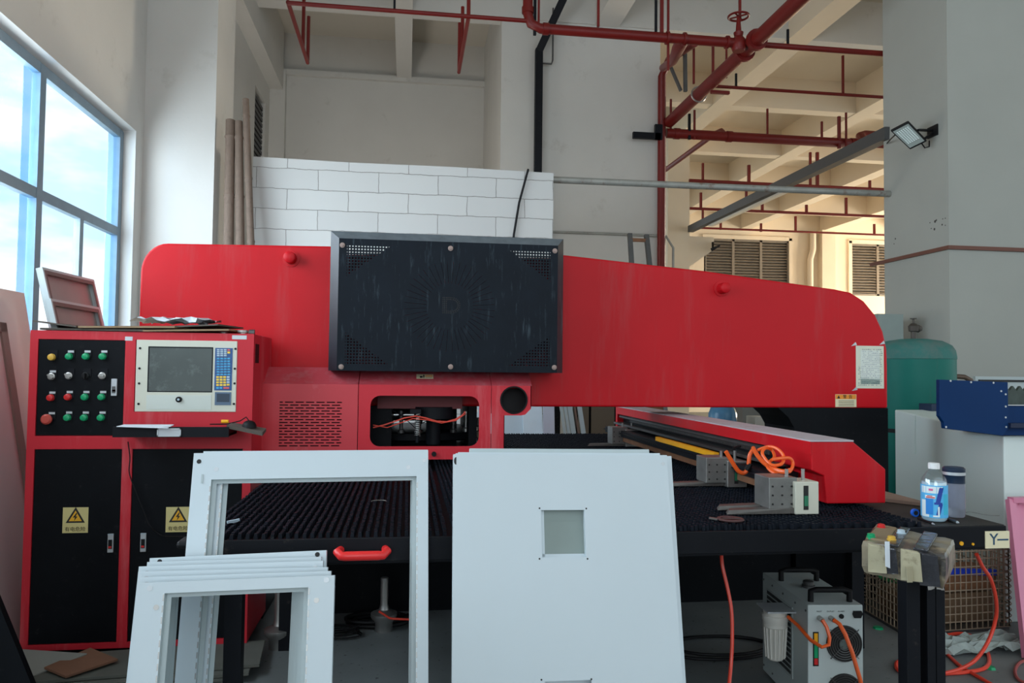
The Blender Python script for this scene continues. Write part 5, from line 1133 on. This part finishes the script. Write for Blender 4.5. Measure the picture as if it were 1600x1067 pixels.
r = .040; obj('cup_body', B().lathe((0, 0, 0), [(r*.92, 0), (r, .006), (r, .135)], 28), mat('tumbler_glass', (.45, .48, .56), .12, var=.2, trans=.6), t, smooth=True)
obj('inner_sleeve', B().lathe((0, 0, .035), [(r*.8, 0), (r*.8, .095)], 24), mat('lilac_sleeve', (.55, .56, .66), .3), t, smooth=True)
obj('lid', B().lathe((0, 0, .135), [(r, 0), (r, .028), (r*1.04, .03), (r*1.04, .058), (r*.9, .064)], 28), mat('dark_blue_lid', (.015, .03, .06), .3), t, smooth=True)
obj('lid_band', B().lathe((0, 0, .168), [(r*1.05, 0), (r*1.05, .012)], 28), silver, t, smooth=True)
t = hose('black_lead', [(1500, 803, 2.95), (1492, 806, 2.93), (1487, 812, 2.88), (1500, 812, 2.86), (1516, 808, 2.88), (1535, 814, 2.83), (1552, 817, 2.80), (1562, 815, 2.8)], 2.9, .003, rubber, None); tag(t, 'thin black lead lying round the tumbler on the table corner', 'cable')
for o_ in (t,): 
    for v in o_.data.vertices: v.co.z = TZ+.004+(v.co.z-(TZ+.004))*.05 if v.co.z < TZ+.02 else TZ+.006
c_ = P(1428, 806, 'z', TZ); t = thing('blue_fitting', 'blue and black push-in pneumatic fitting left of the drink bottle', 'fitting', (c_.x, c_.y, TZ))
obj('ring', B().lathe((0, 0, .014), [(.016, -.012), (.016, .0)], 18, 'y'), mat('bright_blue', (.02, .18, .85), .3), t); obj('ring_core', B().lathe((0, -.013, .014), [(.009, 0), (.009, .002)], 14, 'y'), ink, t)
obj('body', B().lathe((.035, .01, .012), [(.012, -.03), (.012, .03)], 14, 'x').lathe((.07, .02, .012), [(.009, -.03), (.009, .01)], 14, 'x'), rubber, t)
for p0_, p1_, r_, m_, lab in (((1435, 810), (1457, 818), .005, rubber, 'black pen lying before the drink bottle'), ((1478, 810), (1496, 816), .007, steelD, 'dark metal tip tool lying right of the drink bottle')):
    a_, b2 = P(*p0_, 'z', TZ+.005), P(*p1_, 'z', TZ+.005); t = thing('pen', lab, 'pen'); obj('barrel', B().cyl(a_, b2, r_, 10), m_, t); obj('tip', B().cyl(b2, b2+(b2-a_)*.15, r_*.8, 10, .001), silver, t)

# tape-wrapped joystick box on its pedestal
zt_ = .975
c4 = [P(a_, b2, 'z', zt_) for a_, b2 in ((1346, 846), (1478, 868), (1492, 843), (1368, 818))]
jb = thing('control_pendant', 'tape-wrapped push-button box in cardboard standing on black posts at the right', 'control box', tuple(sum(c4, Vector())/4-Vector((0, 0, .1))))
def bulge(quad, z0_, z1_, n=10, amp=.010, seed=2, exp=0):
    rnd = random.Random(seed); b2 = B(); a_, b_, c_, d_ = quad; cen = (a_+b_+c_+d_)/4; vs = []; lv = [0, .25, .6, .88, 1.0]; sc_ = [.93, .99, 1.0, 1.0, .96]
    loop = []
    for p_, q_ in ((a_, b_), (b_, c_), (c_, d_), (d_, a_)):
        for k in range(n): loop.append(p_.lerp(q_, k/n))
    m_ = len(loop)
    for l, s_ in zip(lv, sc_):
        for p_ in loop:
            w_ = cen+(p_-cen)*(s_+exp+rnd.uniform(-.015, .015)); vs.append((w_.x, w_.y, z0_+(z1_-z0_)*l+rnd.uniform(-.003, .003)))
    fs = []
    for i in range(len(lv)-1):
        for k in range(m_): fs.append((i*m_+k, i*m_+(k+1) % m_, (i+1)*m_+(k+1) % m_, (i+1)*m_+k))
    vs.append((cen.x, cen.y, z1_+amp)); top = len(vs)-1; o = (len(lv)-1)*m_
    for k in range(m_): fs.append((o+k, o+(k+1) % m_, top))
    vs.append((cen.x, cen.y, z0_)); bo = len(vs)-1
    for k in range(m_): fs.append(((k+1) % m_, k, bo))
    return b2.add(vs, fs)
obj('wrapped_box', bulge(c4, zt_-.098, zt_, 10, .006), tape, jb, world=True)
def L4(u, v): return c4[0].lerp(c4[1], u).lerp(c4[3].lerp(c4[2], u), v)
for (u0, u1, m_, nm, dz) in ((.33, .46, tapeD, 'black_wrap', .004), (.63, .80, tapeD, 'black_wrap', .005), (.02, .30, mat('card_insert', (.26, .19, .11), .8), 'card_insert', .004)):
    q_ = [L4(u0, -.01), L4(u1, -.01), L4(u1, 1.0), L4(u0, 1.0)]
    if nm == 'card_insert': q_ = [L4(.04, .12), L4(.30, .12), L4(.30, .9), L4(.06, .9)]
    obj(nm, B().hexa([Vector((v.x, v.y, zt_)) for v in q_], [Vector((v.x, v.y, zt_+dz+.004)) for v in q_]), m_, jb, world=True, bevel=.003)
for (u0, u1, m_, nm, hh_) in ((.10, .28, mat('ivory_tape', (.40, .36, .24), .4, var=.25, vs=14, dirt=(.12, .09, .05), ds=12, dth=(.55, .7)), 'tape_patch', .09), (.30, .42, tapeD, 'black_wrap', .085), (.50, .70, mat('ivory_tape', 0), 'tape_patch', .095), (.72, .90, tapeD, 'black_wrap', .1)):
    a_, b2 = L4(u0, -.02), L4(u1, -.02); a_.y -= .006; b2.y -= .006
    obj(nm, B().hexa([Vector((a_.x+.012, a_.y, zt_-hh_)), Vector((b2.x+.008, b2.y, zt_-hh_+.005)), Vector((b2.x, b2.y+.014, zt_-hh_+.005)), Vector((a_.x, a_.y+.014, zt_-hh_))], [Vector((a_.x, a_.y, zt_-.004)), Vector((b2.x, b2.y, zt_-.004)), Vector((b2.x, b2.y+.014, zt_)), Vector((a_.x, a_.y+.014, zt_))]), m_, jb, world=True, bevel=.003)
for px, py, m_ in ((1361, 837, bgreen), (1377, 822, bred), (1393, 841, byel), (1408, 831, keyw)):
    q_ = P(px, py, 'z', zt_+.012); obj('push_button', B().lathe((q_.x, q_.y, zt_+.002), [(.014, 0), (.014, .008), (.0115, .009), (.0115, .016), (.008, .018)], 16), m_, jb, world=True, smooth=True)
for pts_, m_ in ((((1383, 846), (1390, 846), (1391, 888), (1384, 885)), paper), (((1416, 886), (1428, 884), (1426, 910), (1418, 910)), mat('ivory_tape', 0))):
    yf = c4[0].lerp(c4[1], (pts_[0][0]-1346)/132).y-.022; q_ = [P(a_, b2, 'y', yf) for a_, b2 in pts_]; obj('tape_strip', B().prism(q_, (0, .002, 0)), m_, jb, world=True)
obj('plastic_flap', crumple(P(1440, 900, 'y', 2.36).x, 2.33, P(1465, 900, 'y', 2.36).x, 2.335, .78, .12, 6, .002, 3), mat('crinkled_plastic', (.34, .32, .30), .25, var=.3, vs=14), jb, world=True)
for (pa, pb) in ((1417, 1438), (1449, 1462), (1463, 1477)):
    x0, x1 = P(pa, 950, 'y', 2.38).x, P(pb, 950, 'y', 2.38).x
    obj('post', B().box(x0, 2.38, 0, x1, 2.43, zt_-.095), blackS, jb, world=True, bevel=.002)
obj('foot_plate', B().box(P(1410, 950, 'y', 2.38).x, 2.30, 0, P(1485, 950, 'y', 2.38).x, 2.50, .01), blackS, jb, world=True)

# laser chiller under the table
ca, cb2, cc, cd = Vector((1.735, 3.11, 0)), Vector((1.976, 3.086, 0)), Vector((1.935, 3.60, 0)), Vector((1.685, 3.63, 0))
zt2 = .50; yawc = math.atan2(-.024, .241)
ch = thing('water_chiller', 'white industrial water chiller with two black fans under the table', 'chiller', (1.735, 3.11, 0), (0, 0, yawc))
cw, cl3 = .243, .53
obj('case', B().box(0, 0, .02, cw, cl3, zt2), chil, ch, bevel=.004)
obj('feet', B().box(.02, .02, 0, .05, .05, .02).box(cw-.05, .02, 0, cw-.02, .05, .02).box(.02, cl3-.05, 0, .05, cl3-.02, .02).box(cw-.05, cl3-.05, 0, cw-.02, cl3-.02, .02), rubber, ch)
for y in (.05, .38):
    hz_ = zt2+.045
    obj('handle', B().tube([(.035, y, zt2), (.035, y, hz_), (.06, y, hz_+.006), (cw-.06, y, hz_+.006), (cw-.035, y, hz_), (cw-.035, y, zt2)], .013, 10), rubber, ch, smooth=True)
obj('filler_cap', B().lathe((.12, .27, zt2), [(.03, 0), (.03, .01), (.024, .012), (.024, .028), (.02, .03)], 24), steelD, ch, smooth=True)
obj('side_grille', B().box(-.003, .16, .12, 0, .47, .44), mat('grille_panel', (.42, .47, .46), .5), ch)
gl = B()
for i in range(17):
    for j in range(13): gl.box(-.0045, .175+i*.017, .135+j*.0235, -.003, .187+i*.017, .150+j*.0235)
obj('grille_slots', gl, ink, ch)
for zc_ in (.335, .13):
    fc = (.158, 0, zc_); fn = obj('fan', B().lathe(fc, [(.078, 0), (.078, -.004), (.070, -.005)], 36, 'y'), ink, ch)
    for r_ in (.075, .065, .055, .045, .035, .025): obj('guard_ring', B().tube([(fc[0]+r_*math.cos(2*PI*k/36), -.010, fc[2]+r_*math.sin(2*PI*k/36)) for k in range(37)], .0016, 5, False), steelD, fn)
    sp_ = B()
    for k in range(4): a_ = PI/4+k*PI/2; sp_.bar(fc and (fc[0]+.012*math.cos(a_), -.009, fc[2]+.012*math.sin(a_)), (fc[0]+.088*math.cos(a_), -.009, fc[2]+.088*math.sin(a_)), .003)
    obj('guard_spokes', sp_, steelD, fn); obj('hub', B().lathe((fc[0], -.006, fc[2]), [(.022, 0), (.022, -.003)], 20, 'y'), mat('hub_label', (.10, .13, .12), .5), fn)
lv = obj('level_gauge', B().box(.022, -.003, .24, .046, 0, .385), rubber, ch)
for z0_, z1_, m_ in ((.342, .380, yellow), (.275, .340, bgreen), (.246, .273, bred)): obj('gauge_band', B().box(.026, -.0045, z0_, .042, -.003, z1_), m_, lv)
for x_ in (.05, .10): obj('hose_barb', B().cyl((x_, 0, .445), (x_, -.03, .445), .011, 12), steel, ch, smooth=True)
obj('alarm_socket', B().cyl((.147, 0, .452), (.147, -.006, .452), .010, 14), rubber, ch)
obj('power_inlet', B().prism([(.20, 0, .475), (.235, 0, .475), (.24, 0, .462), (.232, 0, .445), (.203, 0, .445), (.196, 0, .462)], (0, -.006, 0)), rubber, ch)
for x_, s_ in ((.05, 'INLET'), (.10, 'OUTLET'), (.147, 'ALARM')): text(s_, .009, Vector((x_, -.0005, .472)), FRONT, ink, ch, 'port_mark', .0003, world=False)
fb2 = obj('filter_bracket', B().box(-.13, .12, .425, 0, .26, .431), silver, ch)
fh = obj('filter_housing', B().lathe((-.07, .19, 0), [(.034, .20), (.040, .21), (.046, .34), (.055, .35), (.055, .372), (.058, .376), (.058, .398), (.052, .402), (.052, .424)], 28), mat('filter_white', (.66, .64, .58), .4, trans=0), ch, smooth=True)
rb_ = B()
for k in range(16): a_ = 2*PI*k/16; rb_.bar((-.07+.042*math.cos(a_), .19+.042*math.sin(a_), .21), (-.07+.050*math.cos(a_), .19+.050*math.sin(a_), .345), .006)
obj('filter_ribs', rb_, mat('filter_white', 0), fh)
def lh(name, pts, r_, m_, parent): return obj(name, B().tube(pts, r_, 8), m_, parent, smooth=True)
lh('orange_tube', [(-.03, .14, .405), (-.01, .08, .385), (.0, -.03, .360), (.03, -.07, .345), (.06, -.07, .355), (.07, -.055, .38), (.062, -.045, .42), (.05, -.03, .445)], .008, orange, ch)
ww = ch.matrix_basis
pts = [(.10, -.03, .445), (.115, -.05, .435), (.13, -.07, .40), (.15, -.09, .33), (.175, -.11, .22), (.195, -.12, .10), (.20, -.14, .012), (.21, -.3, .01)]
lh('orange_tube', pts, .009, orange, ch)
sc_ = B()
for x_, z_ in ((.01, .02),): pass
for y_ in (.02, .13, .27, .40, .51):
    for z_ in (.05, .47): sc_.cyl((-.003, y_, z_), (0, y_, z_), .005, 8)
obj('screws', sc_, steelD, ch)
# hoses
t = hose('orange_hose', [(1127, 862, 3.0), (1129, 885, 2.98), (1137, 920, 2.96), (1143, 955, 2.94), (1144, 1000, 2.92), (1142, 1040, 2.9), (1138, 1080, 2.85)], 3, .0075, orangeR, None); tag(t, 'single red-orange hose hanging straight down from under the table', 'hose')
t = hose('orange_hose', [(1526, 866, 2.75), (1535, 885, 2.8), (1548, 905, 2.85), (1556, 935, 2.9), (1556, 965, 2.95), (1545, 1000, 2.95), (1525, 1030, 2.9), (1500, 1045, 2.9), (1475, 1052, 2.9)], 3, .0075, orangeR, None); tag(t, 'red-orange hose drooping from the table corner past the wire cage', 'hose')
def fhose(label, pts, r_, m_):
    q_ = [P(a_, b2, 'z', r_+.002) for a_, b2 in pts]; out = []
    for i in range(len(q_)-1):
        a0 = q_[max(i-1, 0)]; a1 = q_[i]; a2 = q_[i+1]; a3 = q_[min(i+2, len(q_)-1)]
        for k in range(6): tt = k/6; out.append(.5*((2*a1)+(a2-a0)*tt+(2*a0-5*a1+4*a2-a3)*tt*tt+(3*a1-3*a2+a3-a0)*tt**3))
    out.append(q_[-1]); return tag(obj('floor_hose', B().tube(out, r_, 7), m_, smooth=True), label, 'hose')
fhose('red-orange hose looping on the floor behind the black posts', [(1480, 992), (1505, 990), (1530, 1000), (1545, 1025), (1540, 1043), (1510, 1050), (1480, 1052), (1440, 1055), (1405, 1048), (1402, 1035), (1420, 1030), (1448, 1034)], .010, orangeR)
fhose('faded red hose running over the floor to the lower right corner', [(1478, 1020), (1500, 1040), (1530, 1058), (1565, 1078), (1600, 1100)], .009, orangeR)
fhose('thin dull red hose curling at the right frame edge', [(1610, 965), (1580, 968), (1560, 975), (1545, 968)], .006, mat('dull_red', (.35, .08, .07), .5))
fhose('dull pinkish hose loop at the right frame edge', [(1612, 1030), (1594, 1035), (1586, 1048), (1592, 1062), (1612, 1070)], .008, mat('dull_red', 0))

# wire cage with rubbish
A_ = P(1415, 995, 'z', 0); Bb = P(1577, 981, 'z', 0); Dd = P(1325, 942, 'z', 0)
Bb.y = A_.y+.05; Bb.x = P(1577, 981, 'y', Bb.y).x; hc_ = .50
cg = thing('wire_cage', 'rusty wire mesh cage bin of rubbish under the right end of the table', 'cage', tuple(A_))
wirem = mat('rusty_wire', (.36, .28, .20), .6, .4, var=.3, vs=12)
Cc = Bb+(Dd-A_)
def wirepanel(a_, b2, nm, dv=.036, dh=.045):
    b3 = B(); L_ = (b2-a_).length; n = int(L_/dv); 
    for k in range(n+1): p_ = a_.lerp(b2, k/n); b3.bar((p_.x, p_.y, .02), (p_.x, p_.y, hc_), .0055)
    for k in range(int(hc_/dh)+1): z = .02+k*dh; b3.bar((a_.x, a_.y, z), (b2.x, b2.y, z), .0055)
    return obj(nm, b3, wirem, cg, world=True)
for p_, q_ in ((A_, Bb), (A_, Dd), (Bb, Cc), (Dd, Cc)): wirepanel(p_, q_, 'mesh_side')
obj('base_tray', B().hexa([A_, Bb, Cc, Dd], [v+Vector((0, 0, .02)) for v in (A_, Bb, Cc, Dd)]), steelD, cg, world=True)
for v in (Bb,):
    n = 14; pts = []
    for k in range(n*10+1): a_ = 2*PI*k/10; pts.append((v.x+.012*math.cos(a_), v.y+.012*math.sin(a_), .02+(hc_-.02)*k/(n*10)))
    obj('corner_spiral', B().tube(pts, .003, 5), wirem, cg, world=True)
rnd = random.Random(11); u_ = (Bb-A_); v_ = (Dd-A_)
def incage(a_, b_, z): return A_+u_*a_+v_*b_+Vector((0, 0, z))
pet = mat('dusty_pet', (.22, .27, .28), .25, var=.3, vs=12)
for i, (u, v, z, m_, lab) in enumerate(((.15, .2, .40, pet, 'crushed clear bottle high in the wire cage, nearest its corner'), (.35, .25, .33, pet, 'crushed clear bottle in the middle of the wire cage'), (.06, .35, .28, mat('green_pet', (.04, .30, .10), .3), 'green plastic bottle in the left of the wire cage'), (.10, .5, .46, mat('green_pet', 0), 'green plastic bottle lying on top of the rubbish in the cage'), (.25, .6, .44, pet, 'clear bottle at the back of the wire cage'))):
    c_ = incage(u, v, z); t = thing('crushed_bottle', lab, 'bottle', tuple(c_), (rnd.uniform(-.3, .3), rnd.uniform(1.2, 1.8), rnd.uniform(0, 3)))
    obj('bottle_body', B().lathe((0, 0, -.09), [(.025, 0), (.032, .01), (.028, .06), (.033, .09), (.030, .14), (.012, .165), (.012, .18)], 14), m_, t); obj('cap', B().lathe((0, 0, .09), [(.014, 0), (.014, .015)], 12), btl_blue, t)
for i, (u0, u1, v, z0_, z1_, m_, lab) in enumerate(((.05, .95, .55, .02, .20, mat('dim_carton', (.16, .095, .05), .8, var=.3, vs=10), 'brown cardboard carton at the bottom of the wire cage'), (.35, .98, .45, .21, .33, mat('rusty_carton', (.24, .11, .05), .8), 'rust-brown carton on the middle of the rubbish in the cage'), (.10, .32, .30, .02, .2, mat('grey_film_bundle', (.20, .20, .19), .4, var=.5, vs=20), 'grey film bundle at the front left of the cage'))):
    a_, b2 = incage(u0, .12, 0), incage(u1, .12, 0); c2, d2_ = incage(u1, v, 0), incage(u0, v, 0)
    q_ = [a_, b2, c2, d2_]; tag(obj('carton', bulge(q_, z0_+.005, z1_, 5, .01, i+3, -.03), m_), lab, 'carton')
a_, b2 = incage(.15, .10, .355), incage(.93, .08, .325); tag(obj('blue_strap', B().bar(a_, b2, .02, .035), mat('strap_blue', (.01, .05, .55), .4)), 'bright blue strip lying across inside the front of the wire cage', 'strap')
a_, b2 = incage(.18, .70, .50), incage(.1, .95, .52); tag(obj('blue_strap', B().bar(a_, b2, .02, .035), mat('strap_blue', 0)), 'blue strip in the left rear of the wire cage', 'strap')
# pale plastic bag on the floor lower right
c_ = P(1520, 1015, 'z', 0)
bg_ = crumple(c_.x-.28, c_.y-.10, c_.x+.30, c_.y+.12, .01, .06, 12, .002, 9)
tag(obj('plastic_bag', bg_, mat('pale_bag', (.30, .35, .33), .35, var=.35, vs=14)), 'crumpled pale plastic bag on the floor before the wire cage', 'bag')
c_ = P(1372, 982, 'z', .0); tag(obj('green_scrap', B().lathe((c_.x, c_.y, 0), [(.03, 0), (.026, .01)], 7), bgreen), 'small green scrap on the floor left of the cage', 'scrap')
c_ = P(1548, 1045, 'z', .0); tag(obj('green_scrap', B().lathe((c_.x, c_.y, .0), [(.025, 0), (.02, .012)], 6), bgreen), 'small green scrap among the hoses at lower right', 'scrap')
# pink frames at the right edge
for i, (px, lab) in enumerate(((1579, 'pink painted frame leaning at the right edge, front one'), (1587, 'pink painted frame behind the front one at the right edge'))):
    a_ = P(px, 781+i*3, 'y', 3.95-.0*i+.05*i); b2 = P(px+17, 938, 'y', 3.75+.05*i)
    t = thing('pink_rack', lab, 'metal frame'); dx = Vector((.5, .02, 0)); dn = (a_-b2)/(a_.z-b2.z); lo = b2-dn*(b2.z-.01)
    obj('stile', B().bar(lo, a_, .045, .03, (0, 1, 0)), pink, t); obj('stile', B().bar(lo+dx, a_+dx, .045, .03, (0, 1, 0)), pink, t)
    obj('rail', B().bar(a_, a_+dx, .045, .03), pink, t); obj('rail', B().bar(lo, lo+dx, .045, .03), pink, t)
    if i: obj('panel', B().hexa([lo, lo+dx, lo+dx+Vector((0, .004, 0)), lo+Vector((0, .004, 0))], [a_, a_+dx, a_+dx+Vector((0, .004, 0)), a_+Vector((0, .004, 0))]), pink, t)

# ================================================================== BEHIND THE TABLE, SEEN UNDER THE ARCH
bw_ = mat('bluish_white_panel', (.50, .60, .66), .45, var=.03)
def back_panel(px0, px1, y, zt_, m_, label, tilt=.25, name='stored_sheet', sk=0):
    x0, x1 = P(px0, 655, 'y', y).x, P(px1, 655, 'y', y).x
    return tag(obj(name, B().hexa([(x0+sk, y-tilt, .002), (x1+sk, y-tilt, .002), (x1+sk, y-tilt+.025, .002), (x0+sk, y-tilt+.025, .002)], [(x0-sk, y, zt_), (x1-sk, y, zt_), (x1-sk, y+.025, zt_), (x0-sk, y+.025, zt_)]), m_), label, 'panel')
back_panel(740, 818, 7.93, 1.7, bw_, 'bluish white panel leaning on the block wall, seen left under the arch', .2)
back_panel(816, 846, 7.90, 1.7, mat('bright_blue_white', (.60, .70, .76), .45), 'brighter white panel leaning on the block wall under the arch', .2, sk=.03)
back_panel(847, 864, 7.86, 1.7, mat('lilac_white', (.44, .45, .52), .45), 'lilac grey panel at the end of the block wall', .2)
for i, (a_, b2, lab) in enumerate(((871, 875, 'thin white profile leaning beyond the block wall end, leftmost'), (877, 881, 'second thin white profile beyond the block wall end'), (882.5, 890, 'wide white profile third from the left beyond the block wall'), (893, 895.5, 'thin brownish profile in the leaning row of profiles'), (898, 905, 'wide white profile at the right end of the leaning row'))):
    x0, x1 = P(a_, 655, 'y', 8.6).x, P(b2, 655, 'y', 8.6).x
    tag(obj('metal_profile', B().hexa([(x0+.13, 8.25, .002), (x1+.13, 8.25, .002), (x1+.13, 8.28, .002), (x0+.13, 8.28, .002)], [(x0-.06, 8.65, 1.7), (x1-.06, 8.65, 1.7), (x1-.06, 8.68, 1.7), (x0-.06, 8.68, 1.7)]), pinkbrown if i == 3 else bw_), lab, 'profile')
brp = mat('brown_panel', (.17, .13, .09), .6, var=.05)
for i, (a_, b2, lab) in enumerate(((904, 920, 'narrow brown panel standing beyond the table end'), (924, 960, 'wide brown panel standing beyond the table end'), (963, 972, 'brown panel edge nearest the feed carriage end'))):
    back_panel(a_, b2, 9.3, 1.8, brp, lab, .0)
tag(obj('dark_rack', B().box(P(900, 640, 'y', 9.4).x, 9.40, 0, P(975, 640, 'y', 9.4).x, 9.6, 1.75).box(P(862, 640, 'y', 8.7).x, 8.72, 0, P(876, 640, 'y', 8.7).x+.0, 8.9, 1.75), blackS), 'dark rack behind the brown panels and leaning profiles', 'rack')
jy = 7.4; jc = P(1129, 640, 'y', jy); jt = thing('water_jug', 'blue plastic water cooler jug seen under the arch beyond the table', 'jug', (jc.x, jy, .72))
obj('jug_body', B().lathe((0, 0, 0), [(.12, 0), (.142, .02), (.142, .14), (.136, .15), (.142, .16), (.142, .36), (.12, .42), (.05, .46), (.03, .47), (.03, .50)], 28), jugm, jt, smooth=True)
tag(obj('low_stand', B().box(jc.x-.35, jy-.25, 0, jc.x+.6, jy+.35, .72), mat('stand_grey', (.45, .46, .44), .6)), 'low grey stand carrying the blue water jug', 'stand')
tag(obj('pale_carton', B().box(jc.x+.35, jy, .721, jc.x+.5, jy+.2, 1.05), mat('pale_carton', (.5, .48, .42), .7)), 'small pale carton on the stand right of the water jug', 'carton')
x0, x1 = P(1160, 650, 'y', 8.8).x, P(1195, 650, 'y', 8.8).x
tag(obj('grey_locker', B().box(x0, 8.8, 0, x1, 9.2, 1.7), mat('dark_locker', (.16, .15, .13), .6)), 'dark grey locker beyond the water jug', 'locker')
